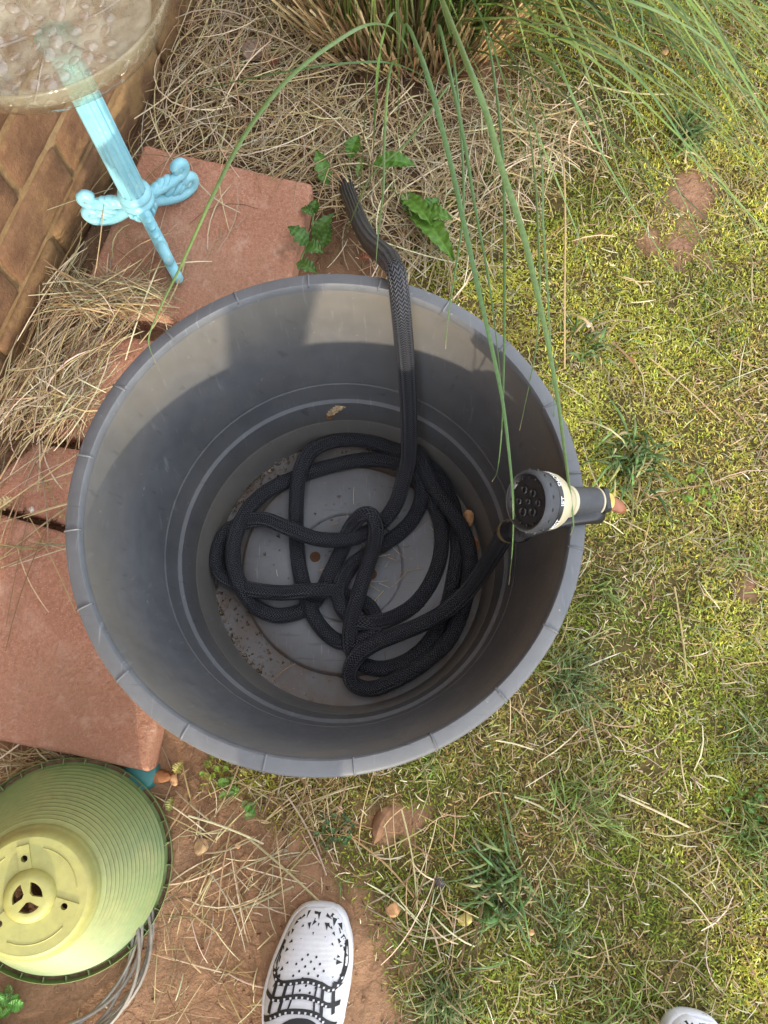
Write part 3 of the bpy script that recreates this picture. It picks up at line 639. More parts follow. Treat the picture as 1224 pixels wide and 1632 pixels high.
tb = MB().lathe([(.0001, .020), (.018, .020), (.022, .018), (.024, .006), (.025, .0), (.025, -.01)], 40).build('small_pot', M_TEALP, None, True, 40); q = P(229, 1231, .0); tb.location = (q.x, q.y, .0)
tag(tb, 'dark teal plastic pot half hidden between paver corner and green pot', 'pot')

# ---------------------------------------------------------------- grey cable coil
M_CABLE = plain('grey_cable', (.24, .21, .17), .55, .2, 70)
cc = P(84, 1486, .01); m = MB(); pts = []; rc_ = random.Random(3); ph = [rc_.random()*6 for _ in range(12)]
turns = 7
for i in range(turns*60+1):
    t_ = i/60; a = 2*math.pi*t_+.5; k = int(t_)
    wob = .012*math.sin(a*1.0+ph[0]+.55*t_)+.007*math.sin(2.1*a+ph[1]+t_)
    r = .128+wob
    pts.append((cc.x+r*math.cos(a)*.97, cc.y+r*math.sin(a)*.95, .007+.0028*(t_ % 4)+.003*math.sin(a*1.7+t_)+.004))
m.tube(pts, .0025, 8); tag(m.build('cable_coil', M_CABLE), 'thin grey cable lying in loops around the green pot', 'cable')

# ---------------------------------------------------------------- photographer: body and shoes
def white_knit():
    t = NT('white_knit'); w_ = t.n('ShaderNodeTexWave'); w_.inputs['Scale'].default_value = 55; w_.bands_direction = 'Y'; w_.inputs['Distortion'].default_value = 1.5; w_.inputs['Detail'].default_value = 1; t.l(t.coord(), w_.inputs[0])
    n = t.noise(25, 4); n2 = t.noise(400, 2)
    c = t.mix(.6, t.ramp(n, [(.3, (.54, .54, .56)), (.7, (.64, .64, .65))]), t.ramp(w_.outputs[0], [(.2, (.93, .93, .94)), (.7, (1, 1, 1))]), 'MULTIPLY')
    return t.set(c, .75, t.bump(w_.outputs[0], .12, .0006, t.bump(n2, .4, .0005)), Specular_IOR_Level=.2)
M_KNIT = white_knit(); M_SOLE = plain('white_sole', (.58, .59, .62), .5, .06, 40, .1); M_BLKP = plain('black_print', (.012, .012, .013), .6, .1)
TOE = P(497, 1439, .02); rows = [(192, 560, 600), (198, 528, 645), (208, 505, 675), (222, 485, 702), (260, 450, 733), (320, 418, 752), (380, 392, 766), (480, 350, 769), (580, 318, 760), (680, 296, 745), (760, 292, 728), (834, 294, 714)]
SH = []
for y, xl, xr in rows:
    a = P(330+xl/3.308, 1380+y/3.308, .02); b = P(330+xr/3.308, 1380+y/3.308, .02); SH.append((TOE.y-(a.y+b.y)/2, (a.x+b.x)/2-TOE.x, (b.x-a.x)/2))
d0 = SH[-1][0]
for dd, cxx, hw in ((.03, -.004, .041), (.06, -.006, .037), (.09, -.007, .0345), (.115, -.007, .033), (.13, -.006, .027), (.138, -.006, .015)): SH.append((d0+dd, SH[11][1]+cxx, hw))
SHd = np.array(SH); LEN = SHd[-1, 0]
def sh_c(d): return float(np.interp(d, SHd[:, 0], SHd[:, 1])), float(np.interp(d, SHd[:, 0], SHd[:, 2]))
def sh_top(d): return float(np.interp(d, [0, .01, .03, .06, .10, .135, .16, .2, .25, LEN], [.030, .040, .050, .056, .064, .074, .082, .078, .075, .070]))
def sh_pt(d, u, lift=0.0):                    # u -1..1 across
    c, w_ = sh_c(d); w_ = max(w_-.0035, .002); e = 3.0
    z0 = .022; h = sh_top(d)-z0
    k = (1-abs(u)**e)**(1/2.2) if abs(u) < 1 else 0
    return Vector((c+w_*u*(1+.0*k), -d, z0+h*k))+Vector((0, 0, lift))
def make_shoe(name_label, mirror, loc, rotz):
    sh = bpy.data.objects.new('shoe', None)
    sx = -1 if mirror else 1
    def fix(vs_): return [Vector((v.x*sx, v.y, v.z)) for v in vs_]
    ds = np.concatenate([np.linspace(.0025, .03, 10), np.linspace(.036, LEN-.004, 34)]); us = np.sin(np.linspace(-math.pi/2, math.pi/2, 29))
    V = []; Fc = []; UV = []
    for d in ds:
        for u in us: V.append(sh_pt(d, u)); UV.append((u, d))
    nu = len(us)
    for i in range(len(ds)-1):
        for j in range(nu-1):
            dm = (ds[i]+ds[i+1])/2; um = (us[j]+us[j+1])/2
            if .163 < dm < LEN-.012 and abs(um) < .62: continue          # foot opening
            Fc.append((i*nu+j, i*nu+j+1, (i+1)*nu+j+1, (i+1)*nu+j))
    mb = MB(); mb.add(fix(V), Fc, UV); up = mb.build('upper', M_KNIT, sh)
    # sole
    out = []
    for i in range(len(SHd)): out.append((SHd[i, 1]+SHd[i, 2], -SHd[i, 0]))
    for i in range(len(SHd)-1, -1, -1): out.append((SHd[i, 1]-SHd[i, 2], -SHd[i, 0]))
    op = cr([(x, y, 0) for x, y in out], 3); mm = len(op); cen = np.mean(op, axis=0); V = []
    for ins, z in ((.004, 0.001), (0, .004), (-.0008, .012), (.0, .022), (.0022, .0255), (.006, .0262)):
        for p in op:
            dv = cen-p; dv = dv/np.linalg.norm(dv); q = p+dv*ins; V.append(Vector((q[0], q[1], z)))
    Fc = [(l*mm+i, l*mm+(i+1) % mm, (l+1)*mm+(i+1) % mm, (l+1)*mm+i) for l in range(5) for i in range(mm)]+[tuple(range(mm))]
    mb = MB(); mb.add(fix(V), Fc); mb.build('sole', M_SOLE, sh, True, 60)
    # perforated triangle print
    rr = random.Random(11); mb = MB()
    def tri(d, u, s, a):
        v = []
        for k in range(3):
            aa = a+k*2.094+rr.uniform(-.25, .25); r_ = s*(1.5 if k == 0 else .8); c, w_ = sh_c(d)
            v.append(sh_pt(d+math.cos(aa)*r_, max(-.97, min(.97, u+math.sin(aa)*r_/w_)), .0007))
        mb.add(fix(v), [(0, 1, 2)])
    for k in range(26):
        t_ = k/25; ang = math.pi*(-.06+1.12*t_)
        for lay, (ax_, bd_, s) in enumerate(((.0455, .0655, .0046), (.0385, .056, .0038), (.031, .046, .0018))):
            if lay == 2 and k % 3: continue
            if lay == 1 and rr.random() < .3: continue
            d = .072-math.sin(ang)*bd_+rr.uniform(-.002, .002); x_ = -math.cos(ang)*ax_*(abs(math.cos(ang))**-.25 if abs(math.cos(ang)) > .2 else 1.3)+rr.uniform(-.002, .002)
            d = max(d, .0065); c, w_ = sh_c(d); tri(d, max(-.93, min(.93, x_/w_)), s*rr.uniform(.5, 1.15), ang-math.pi/2+rr.uniform(-.8, .8))
    for i in range(-3, 4):
        for j in range(-3, 4):
            if abs(i)+abs(j) > 4 or abs(i+j) % 2: continue
            u = i*.125; d = .070+j*.0062+i*.0012; c, w_ = sh_c(d); mb.add(fix([sh_pt(d+math.cos(q)*.0015, u+math.sin(q)*.0015/w_, .0008) for q in np.arange(0, 6.28, .785)]), [tuple(range(8))])
    mb.build('triangle_print', M_BLKP, sh, False)
    # black bands with white dashes
    def band(pts, wd, name='band', mat=M_BLKP, lift=.0012):
        cp = cr([(d, u, 0) for d, u in pts], 10); mb = MB(); V = []; Fc = []
        for i, p in enumerate(cp):
            a = cp[max(i-1, 0)]; b = cp[min(i+1, len(cp)-1)]; c, w_ = sh_c(p[0]); t_ = np.array([b[0]-a[0], (b[1]-a[1])*w_]); t_ /= np.linalg.norm(t_)+1e-9; n_ = np.array([-t_[1], t_[0]])*wd/2
            for s_ in (-1, 1): V.append(sh_pt(p[0]+n_[0]*s_, max(-.985, min(.985, p[1]+n_[1]*s_/w_)), lift))
        Fc = [(2*i, 2*i+1, 2*i+3, 2*i+2) for i in range(len(cp)-1)]
        mb.add(fix(V), Fc); mb.build(name, mat, sh, True); return cp
    D_ = lambda y, z: TOE.y-P(490, y, z).y
    b1, b2, b3, b4 = D_(1564, .063), D_(1589, .066), D_(1611, .069), D_(1628, .072)
    bands = [[(b1-.040, -.985), (b1-.012, -.93), (b1+.002, -.72), (b1+.001, -.35), (b1-.001, 0), (b1+.003, .35), (b1+.009, .66), (b1-.004, .88), (b1-.040, .98)],
             [(b2+.001, -.97), (b2+.004, -.7), (b2, -.35), (b2-.001, 0), (b2+.003, .35), (b2+.009, .6), (b2+.010, .9)],
             [(b3+.016, -.97), (b3+.008, -.7), (b3+.001, -.4), (b3, 0), (b3+.003, .35), (b3+.011, .6), (b3+.020, .9)],
             [(b4+.018, -.7), (b4+.010, -.5), (b4+.002, -.25), (b4, 0), (b4+.002, .25), (b4+.010, .5), (b4+.02, .7)]]
    for i, bp in enumerate(bands):
        cp = band(bp, (.0062, .0056, .0056, .008)[i])
        if i < 3:
            db = MB()
            for j in range(9, len(cp)-9, 4):
                p = cp[j]; c, w_ = sh_c(p[0]); V = [sh_pt(p[0]+.0012+.0012*a, p[1]+.0013*b/w_, .0019) for a, b in ((-1, -1), (1, -1), (1, 1), (-1, 1))]; db.add(fix(V), [(0, 1, 2, 3)])
            db.build('dash_print', M_KNIT, sh, False)
    for u0, u1 in ((-.74, -.80), (-.48, -.55), (.42, .5), (.68, .78)):
        band([(b1+.002, u0), (b2+.003, (u0*.6+u1*.4)), (b3+.006, u1)], .0042)
    for u in (-.3, .28): band([(b1, u), (b2, u*.95), (b3, u*1.1)], .0024)
    return sh
BODY = empty('person', (.145, -.50, 0), 'person wearing white slip-on shoes with black print, only the toes in view', 'person')
shoeL = make_shoe('', False, None, 0); link(shoeL, BODY); shoeL.location = TOE-Vector((.145, -.50, .02)); shoeL.location.z = .004; shoeL.rotation_euler = (0, 0, 0)
shoeR = make_shoe('', True, None, 0); link(shoeR, BODY); q = P(1123, 1617, .02); shoeR.location = Vector((q.x, q.y, .004))-Vector((.145, -.50, 0)); shoeR.rotation_euler = (0, 0, rad(-14))
shoeL['label'] = 'white slip-on shoe with black triangles, toe pointing at the planter'; shoeR['label'] = 'tip of the other white shoe at the bottom right'
M_CLOTH = plain('dark_trousers', (.03, .035, .05), .8, .2, 60)
def body():
    la = Vector((TOE.x-.012, TOE.y-.205, .09)); ra = Vector((q.x-.045, q.y-.19, .09))
    J = [((.115, -.545, .90), .115), ((.04, -.52, .82), .082), ((-.035, -.44, .53), .052), (tuple(la), .04), ((la.x, la.y, .05), .038),
         ((.20, -.54, .82), .082), ((.285, -.50, .53), .052), (tuple(ra), .04), ((ra.x, ra.y, .05), .038),
         ((.115, -.53, 1.08), .115), ((.11, -.48, 1.28), .125), ((.11, -.45, 1.42), .075), ((.10, -.42, 1.50), .048), ((.09, -.37, 1.62), .088), ((.09, -.36, 1.70), .07),
         ((-.07, -.45, 1.38), .055), ((-.16, -.34, 1.16), .042), ((-.06, -.13, 1.17), .03), ((-.02, -.07, 1.18), .03),
         ((.29, -.46, 1.38), .055), ((.33, -.34, 1.16), .042), ((.14, -.13, 1.17), .03), ((.09, -.07, 1.18), .03)]
    E = [(0, 1), (1, 2), (2, 3), (3, 4), (0, 5), (5, 6), (6, 7), (7, 8), (0, 9), (9, 10), (10, 11), (11, 12), (12, 13), (13, 14), (11, 15), (15, 16), (16, 17), (17, 18), (11, 19), (19, 20), (20, 21), (21, 22)]
    me = bpy.data.meshes.new('body'); me.from_pydata([Vector(j[0])-Vector((.145, -.50, 0)) for j in J], E, []); o = bpy.data.objects.new('body', me); link(o, BODY)
    sk = o.modifiers.new('skin', 'SKIN'); sk.use_smooth_shade = True
    for i, v in enumerate(me.skin_vertices[0].data): v.radius = (J[i][1], J[i][1]); v.use_root = (i == 0)
    ss = o.modifiers.new('sub', 'SUBSURF'); ss.levels = 2; ss.render_levels = 2
    dg = bpy.context.evaluated_depsgraph_get(); dg.update(); m2 = bpy.data.meshes.new_from_object(o.evaluated_get(dg)); o.modifiers.clear(); o.data = m2
    m2.materials.clear(); m2.materials.append(M_CLOTH)
body()

# ---------------------------------------------------------------- ornamental grass clump
GC = P(655, 10, 0); clump = empty('ornamental_grass', (GC.x, GC.y, 0), 'tall ornamental grass clump with tan cut stubble and long arching green blades', 'grass')
def clump_pts(n, sx=.19, sy=.17):
    a = rng.random(n)*2*np.pi; r = np.sqrt(rng.random(n)); return np.stack([r*np.cos(a)*sx, r*np.sin(a)*sy], 1)
n = 1500; b = clump_pts(n); t = np.linspace(0, 1, 4)[None, :, None]
ln = rng.uniform(.06, .17, n); out = b/.19*rng.uniform(.35, .85, (n, 1))+rng.normal(0, .16, (n, 2))
D = np.concatenate([out, np.ones((n, 1))], 1); D /= np.linalg.norm(D, axis=1, keepdims=True)
C = np.concatenate([b, np.full((n, 1), -.005)], 1)[:, None]+D[:, None]*ln[:, None, None]*t
ribbon_obj('stubble', C, np.repeat(rng.uniform(.002, .0046, (n, 1)), 4, 1), pick([(.58, .41, .20), (.68, .52, .28), (.42, .27, .13), (.46, .42, .17)], [4, 4, 3, 1], n, .25), M_STRAW, clump, .6, .5)['kind'] = 'stuff'
def arcs(n, b, az, L, H, droop, k=9):         # arching blades: horizontal reach L, peak height H
    t = np.linspace(0, 1, k)[None]
    s = L[:, None]*(t**1.25); z = H[:, None]*(np.sin(np.pi*np.minimum(1, t*.98)**.72))*(1-0*t)-droop[:, None]*np.maximum(0, t-.55)**1.5
    side = rng.normal(0, .05, (n, 1))*t**2
    x = b[:, :1]+np.cos(az)[:, None]*s-np.sin(az)[:, None]*side; y = b[:, 1:]+np.sin(az)[:, None]*s+np.cos(az)[:, None]*side
    zf = gz(GC.x+x, GC.y+y)+.004
    return np.stack([x, y, np.maximum(z, zf)], -1)
def wid(n, w0, k=9): 
    t = np.linspace(0, 1, k)[None]; return np.clip(w0[:, None]*np.minimum(1, .55+t*2)*(1-np.maximum(0, t-.35)/.68)**.8, .0004, None)
GCOL = [(.10, .165, .035), (.135, .205, .045), (.18, .25, .06), (.075, .12, .03), (.28, .29, .09)]
n = 300; b = clump_pts(n, .17, .15); az = np.where(rng.random(n) < .72, rng.normal(rad(-8), rad(24), n), rng.uniform(-rad(200), rad(60), n))
right = np.cos(az) > .6
b[right, 0] = np.abs(b[right, 0])
keep = ~((az < rad(-60)) & (rng.random(n) < .75)); b, az, right = b[keep], az[keep], right[keep]; n = len(az)
L = np.where(right, rng.uniform(.35, .95, n), rng.uniform(.12, .45, n)); H = np.where(right, rng.uniform(.10, .34, n), rng.uniform(.15, .4, n))
C = arcs(n, b, az, L, H, rng.uniform(0, .15, n))
ribbon_obj('foliage', C, wid(n, rng.uniform(.0028, .0056, n)), pick(GCOL, [3, 4, 3, 2, 1], n, .2), M_GRASS, clump, .6, .35)['kind'] = 'stuff'
n = 300; b = clump_pts(n, .17, .15); az = rng.uniform(0, 6.28, n); C = arcs(n, b, az, rng.uniform(.03, .12, n), rng.uniform(.18, .34, n), np.zeros(n))
C = C[:, :6]; ribbon_obj('young_shoots', C, wid(n, rng.uniform(.003, .006, n), 6), pick([(.26, .36, .07), (.34, .42, .11), (.17, .25, .06)], [3, 2, 2], n, .2), M_GRASS, clump, .7, .35)['kind'] = 'stuff'
TB = [  # long single blades (photo place, height), base width in mm
 ([(660, 110, .08), (640, 60, .34), (596, 38, .5), (530, 70, .545), (455, 130, .55), (390, 215, .53), (340, 310, .505), (290, 420, .46), (258, 485, .43), (237, 540, .405), (248, 579, .398)], 6.5),
 ([(640, 90, .1), (645, 40, .42), (665, 75, .52), (690, 150, .53), (718, 260, .51), (738, 350, .5), (760, 450, .48), (785, 560, .455), (801, 640, .44), (811, 720, .43), (818, 800, .42), (817, 870, .37), (811, 932, .33)], 7),
 ([(720, 60, .1), (700, -10, .45), (740, 90, .58), (775, 180, .575), (800, 270, .555), (830, 360, .53), (850, 440, .505), (872, 540, .47), (888, 630, .44), (900, 720, .425), (909, 790, .428), (914, 835, .41), (909, 853, .405)], 7.5),
 ([(760, 80, .1), (775, 60, .4), (795, 180, .48), (803, 300, .48), (804, 450, .46), (803, 580, .42), (800, 680, .37), (793, 748, .34), (784, 768, .335)], 4),
 ([(700, 70, .1), (700, 40, .4), (720, 130, .48), (741, 230, .47), (757, 330, .46), (776, 430, .45), (790, 530, .43), (800, 630, .41)], 5),
 ([(710, 80, .05), (722, 90, .3), (736, 230, .38), (738, 340, .39), (724, 440, .40), (715, 500, .39), (710, 556, .37)], 4),
 ([(650, 60, .1), (628, 20, .38), (606, 80, .36), (597, 190, .24), (595, 266, .12)], 6),
 ([(760, 90, .05), (720, 130, .25), (650, 225, .22), (592, 280, .2), (556, 360, .14), (528, 422, .06)], 4.5),
 ([(640, 90, .1), (622, 110, .3), (613, 215, .3), (611, 300, .3), (603, 370, .36), (598, 432, .385)], 5),
 ([(800, 60, .1), (880, 100, .28), (925, 180, .27), (965, 255, .22), (1010, 332, .15), (1060, 415, .09), (1120, 512, .03)], 4.5),
 ([(790, 100, .05), (840, 180, .2), (880, 270, .18), (912, 350, .12), (942, 430, .08), (957, 492, .03)], 3.5),
 ([(820, 20, .1), (900, -20, .35), (1000, 0, .42), (1100, 45, .38), (1165, 100, .32), (1232, 170, .25)], 6),
 ([(800, 40, .1), (880, 40, .3), (980, 60, .36), (1080, 120, .32), (1150, 200, .24), (1222, 292, .14)], 6),
 ([(800, 80, .1), (900, 60, .28), (1000, 110, .3), (1060, 180, .26), (1110, 260, .2), (1160, 340, .12), (1212, 440, .05)], 5),
 ([(790, 90, .08), (900, 90, .22), (990, 150, .22), (1040, 220, .18), (1085, 310, .11), (1135, 420, .06), (1160, 520, .03)], 4),
 ([(720, 150, .05), (640, 105, .22), (560, 100, .26), (450, 115, .25), (340, 138, .18), (268, 155, .1)], 4.5),
 ([(840, 150, .08), (862, 250, .38), (866, 360, .44), (872, 450, .44), (878, 560, .42), (883, 650, .38), (882, 728, .35)], 3.5),
 ([(830, 120, .08), (850, 260, .36), (858, 380, .42), (860, 470, .41), (855, 550, .39), (842, 620, .37), (828, 686, .35)], 3.2),
 ([(1000, 60, .1), (1018, 10, .3), (1026, 60, .3), (1026, 120, .22), (1022, 170, .12)], 3.5),
]
for pts, wmm in TB:
    c = np.array([[cr([tuple(P(*p)-GC) for p in pts], 8)]])[0]; k = c.shape[1]; t = np.linspace(0, 1, k)[None]
    ww = wmm*.00072*np.minimum(1, .6+t*2)*(1-np.maximum(0, t-.45)/.56)**.75; ww = np.clip(ww, .0007, None)
    bc = np.array(random.choice([(.10, .19, .055), (.13, .23, .07), (.16, .25, .08)])); colk = np.repeat(bc[None, None], k, 1)*(1+.0*t[..., None]); tipm = np.clip((t-.95)/.05, 0, 1)[..., None]; colk = colk*(1-tipm)+np.array((.42, .30, .15))*tipm
    ribbon_obj('blade', c, ww, colk, M_GRASS, clump, .15, .3)
c = np.array([cr([tuple(P(*p)-GC) for p in [(890, 200, .12), (898, 260, .15), (901, 350, .13), (900, 470, .09), (900, 588, .03)]], 8)]); ribbon_obj('dry_blade', c, np.full((1, c.shape[1]), .0026), np.array([(.46, .34, .17)]), M_STRAW, clump, .2, .4)

# ---------------------------------------------------------------- leafy weeds
def leaf(parent, org, p0, p1, w, arch=.02, lobes=5, col=(.10, .20, .03), lob=.3, name='leaf'):
    p0 = Vector(p0); p1 = Vector(p1); ax = p1-p0; L = ax.length; side = ax.cross(Vector((0, 0, 1))).normalized(); up = side.cross(ax.normalized())
    k = 30; rows = 5; V = []; Cc = []
    for i in range(k+1):
        t = i/k; wv_ = (math.sin(math.pi*min(1, t**.8))**.75)*w/2*(1+lob*(abs(((t*lobes) % 1)-.5)*2-.5)); wv_ = max(wv_, w*.05 if t < .15 else .0006)
        c = p0+ax*t+up*(arch*math.sin(math.pi*t))
        for j in range(-rows, rows+1):
            s = j/rows; ripple = .0016*math.sin(t*40+abs(s)*3)*abs(s)
            V.append(c+side*wv_*s+up*(abs(s)*w*.13+ripple)-org); f = 1.0+(.35 if j == 0 else 0)+.18*math.sin(t*2*math.pi*lobes*1.5-abs(s)*3)
            Cc.append([x*f for x in col])
    m = 2*rows+1; Fa = np.array([(i*m+j, i*m+j+1, (i+1)*m+j+1, (i+1)*m+j) for i in range(k) for j in range(m-1)])
    return fast_mesh(name, np.array([tuple(v) for v in V]), Fa, np.array(Cc), M_LEAF, parent, True)
def weed(px, py, label, leaves, stems=()):
    org = P(px, py, 0); e = empty('leafy_weed', org, label, 'weed', 'leafy weeds by the hose')
    for (a, b, w, *r) in leaves: leaf(e, org, P(*a), P(*b), w, *r)
    for s in stems:
        m = MB(); m.tube([Vector(p)-org for p in cr([tuple(P(*p)) for p in s], 5)], .0014, 6); m.build('stem', M_STEM, e)
M_STEM = plain('green_stem', (.17, .23, .07), .5, .2, 60)
weed(575, 262, 'weed with upright lobed leaf, small oval leaf and broad oval leaf beside the hose end', [((522, 296, .02), (503, 238, .05), .024, .01, 4, (.10, .22, .035), .45), ((558, 252, .04), (572, 216, .055), .026, .008, 2, (.09, .2, .03), .1), ((596, 262, .05), (662, 266, .05), .03, .012, 3, (.09, .21, .03), .12), ((570, 282, .03), (578, 250, .04), .012, .004, 2, (.14, .22, .05), .1)], [[(575, 262, 0), (585, 263, .04), (600, 262, .05)], [(560, 275, 0), (556, 262, .03), (558, 250, .04)], [(545, 235, .02), (600, 275, .03), (650, 330, .035), (665, 350, .03)]])
weed(668, 340, 'rosette weed with wide toothed leaves to the right of the hose bend', [((652, 330, .02), (724, 418, .05), .038, .016, 7, (.12, .25, .035), .3), ((668, 345, .03), (722, 352, .05), .03, .012, 5, (.12, .25, .04), .35), ((640, 312, .02), (690, 362, .055), .03, .012, 5, (.13, .27, .04), .35), ((676, 342, .03), (700, 318, .04), .026, .008, 2, (.11, .23, .05), .1), ((660, 345, .02), (640, 308, .035), .026, .008, 3, (.16, .27, .08), .15), ((690, 380, .03), (716, 374, .04), .026, .008, 3, (.11, .23, .04), .4)], [[(668, 340, 0), (660, 335, .03), (648, 326, .03)]])
weed(505, 378, 'dark leaved weed growing along the edge of the paver under the stand', [((500, 340, .05), (505, 318, .06), .018, .006, 2, (.08, .17, .03), .1), ((490, 392, .05), (458, 362, .07), .026, .010, 4, (.08, .18, .035), .5), ((500, 385, .04), (533, 342, .06), .024, .010, 4, (.08, .17, .03), .45), ((488, 398, .05), (516, 404, .06), .026, .010, 3, (.09, .2, .035), .3), ((474, 420, .05), (506, 436, .06), .022, .006, 3, (.10, .2, .04), .4), ((515, 395, .04), (528, 360, .05), .020, .008, 3, (.08, .17, .03), .3), ((482, 332, .05), (500, 345, .055), .016, .005, 2, (.08, .18, .03), .1)], [[(500, 380, .0), (498, 360, .04), (500, 335, .05)], [(500, 380, 0), (485, 400, .04), (478, 420, .05)]])
def sprout(px, py, label, n, spread, size, col, name='small_weed'):
    org = P(px, py, 0); e = empty(name, org, label, 'weed')
    for i in range(n):
        a = random.random()*6.28; r = spread*math.sqrt(random.random()); c = org+Vector((r*math.cos(a), r*math.sin(a), .006+random.random()*.014)); b = random.random()*6.28; s = size*random.uniform(.7, 1.25)
        d = Vector((math.cos(b), math.sin(b), random.uniform(-.1, .3)))*s
        leaf(e, org, c-d*.5, c+d*.5, s*.75, s*.1, 1, tuple(x*random.uniform(.8, 1.25) for x in col), .05)
sprout(368, 1250, 'pale green sprout just below the planter by a straw stalk', 11, .014, .013, (.22, .36, .08)); sprout(398, 1288, 'tiny green seedling beside a long straw', 5, .009, .011, (.2, .34, .09))
sprout(535, 1322, 'feathery dark green weed on the soil above the shoe', 34, .026, .008, (.12, .2, .07)); sprout(1110, 782, 'bright green small leaved weed in the moss right of the nozzle', 22, .03, .009, (.25, .4, .06)); sprout(345, 1222, 'yellow green moss sprigs at the planter foot beside yellow leaf', 22, .02, .008, (.34, .38, .07))
sprout(1195, 1290, 'bright light green weed patch near the right edge', 40, .04, .009, (.2, .34, .08)); sprout(22, 1590, 'green seedling among the cable loops', 7, .015, .018, (.13, .28, .05))

# ---------------------------------------------------------------- moss, thatch and grass tufts
def on_clear(x, y):                            # outside planter foot, wall, pavers
    ok = np.hypot(x-PF.x, y-PF.y) > .212
    s = (x-WA.x)*WN.x+(y-WA.y)*WN.y; return ok & (s > .0)
area = (-.75, 1.5, -.85, 2.5)
N = 1400000
x = rng.uniform(area[0], area[1], N); y = rng.uniform(area[2], area[3], N)
m_ = lawn_mask(x, y)*np.clip(.38+1.5*(vnoise(x, y, 11, 20)*.6+vnoise(x, y, 35, 21)*.6-.28), .12, 1)
inframe = (x < .78) & (y < 1.32) & (y > -.48)
keep = (rng.random(N) < m_*np.where(inframe, 1, .35)) & on_clear(x, y); x, y = x[keep], y[keep]; n = len(x); print('moss', n)
yl = np.clip(vnoise(x, y, 6, 30)*1.5-.35+.35*(y-.2), 0, 1)[:, None]; br = np.clip((vnoise(x, y, 9, 31)*.6+vnoise(x, y, 30, 32)*.5-.50)*5, 0, 1)[:, None]*rng.random((n, 1))
c1 = np.array((.22, .265, .038)); c2 = np.array((.70, .67, .11)); c3 = np.array((.40, .27, .11))
colm = (c1*(1-yl)+c2*yl)*(1-br)+c3*br; colm = np.clip(colm*(1+rng.normal(0, .42, (n, 1)))*(1+rng.normal(0, .08, (n, 3))), .006, .8)
z = gz(x, y)-.001; az = rng.uniform(0, 2*np.pi, n); l = rng.uniform(.005, .0115, n)*(.8+.5*vnoise(x, y, 25, 33)); el = rng.uniform(.25, 1.25, n); wd = rng.uniform(.0013, .0026, n)
dx = np.cos(az)*np.cos(el); dy = np.sin(az)*np.cos(el); dz = np.sin(el); ss = np.stack([-np.sin(az), np.cos(az), np.zeros(n)], 1)
B0 = np.stack([x, y, z], 1); D = np.stack([dx, dy, dz], 1)
mid = B0+D*(l*.5)[:, None]; tip = B0+D*l[:, None]+np.stack([dx*.3, dy*.3, -dz*.25], 1)*l[:, None]
V = np.stack([B0, mid+ss*(wd/2)[:, None], tip, mid-ss*(wd/2)[:, None]], 1).reshape(-1, 3); Fa = np.arange(n*4).reshape(n, 4)
moss = fast_mesh('moss', V, Fa, np.repeat(colm, 4, 0), M_MOSS); tag(moss, 'yellow green moss covering the lawn right of the planter', 'moss', kind='stuff')

SC = [(.54, .42, .23), (.45, .33, .165), (.70, .60, .40), (.29, .185, .09), (.42, .34, .22)]
def straws(n, xy, az, L, curl, zbase, zarch, w, k=5, cols=(3, 3, 2, 2, 1), v=.2):
    t = np.linspace(-.5, .5, k)[None]; a = az[:, None]+curl[:, None]*t
    st = L[:, None]/(k-1)
    dx = np.cos(a)*st; dy = np.sin(a)*st; cx_ = np.cumsum(dx, 1)-dx[:, :1]; cy_ = np.cumsum(dy, 1)-dy[:, :1]
    cx_ -= cx_.mean(1, keepdims=True); cy_ -= cy_.mean(1, keepdims=True)
    X = xy[:, :1]+cx_; Y = xy[:, 1:]+cy_
    Z = zbase[:, None]+zarch[:, None]*(1-4*t*t)+rng.normal(0, .12, (n, 1))*t*L[:, None]*.35
    return np.stack([X, Y, np.maximum(Z, gz(X, Y)+.0008)], -1), np.repeat(w[:, None], k, 1)*np.array([.8]+[1]*(k-2)+[.55])[None], pick(SC, cols, n, v)
def straw_obj(name, label, parts, cat='straw'):
    C = np.concatenate([p[0] for p in parts]); W = np.concatenate([p[1] for p in parts]); c = np.concatenate([p[2] for p in parts])
    r = np.hypot(C[..., 0]-PF.x, C[..., 1]-PF.y); ok = (r > np.interp(C[..., 2], [0, .34], [.212, .262])).all(1)
    s = (C[..., 0]-WA.x)*WN.x+(C[..., 1]-WA.y)*WN.y; ok &= (s > .003).all(1)
    o = ribbon_obj(name, C[ok], W[ok], c[ok], M_STRAW, None, .55, .4); return tag(o, label, cat, kind='stuff')
# short clippings over the whole lawn
N = 58000; x = rng.uniform(area[0], area[1], N); y = rng.uniform(area[2], area[3], N)
dens = np.clip(.22+1.3*(vnoise(x, y, 5, 40)-.35)+.8*(vnoise(x, y, 16, 41)-.5), .08, 1)*np.clip(lawn_mask(x, y)+.12, 0, 1)
u_, v_ = to_px(x, y); dens = np.maximum(dens, .9*np.exp(-(((u_-900)/120)**2+((v_-190)/80)**2))); dens = np.maximum(dens, .8*np.exp(-(((u_-1150)/90)**2+((v_-1400)/90)**2)))
keep = rng.random(N) < dens; xy = np.stack([x, y], 1)[keep]; n = len(xy)
A = straws(n, xy, rng.uniform(0, 6.28, n), rng.gamma(2.2, .008, n)+.006, rng.normal(0, .5, n), gz(xy[:, 0], xy[:, 1])+rng.uniform(.001, .008, n), rng.uniform(0, .004, n), rng.uniform(.0007, .0017, n), 4)
nb_ = 22000; x = rng.uniform(-.3, .95, nb_); y = rng.uniform(-.5, 1.35, nb_); kp = rng.random(nb_) < np.clip(lawn_mask(x, y)*np.clip(.35+1.4*(vnoise(x, y, 8, 44)-.4), .15, 1)+.05, 0, 1); xy = np.stack([x, y], 1)[kp]; n = len(xy)
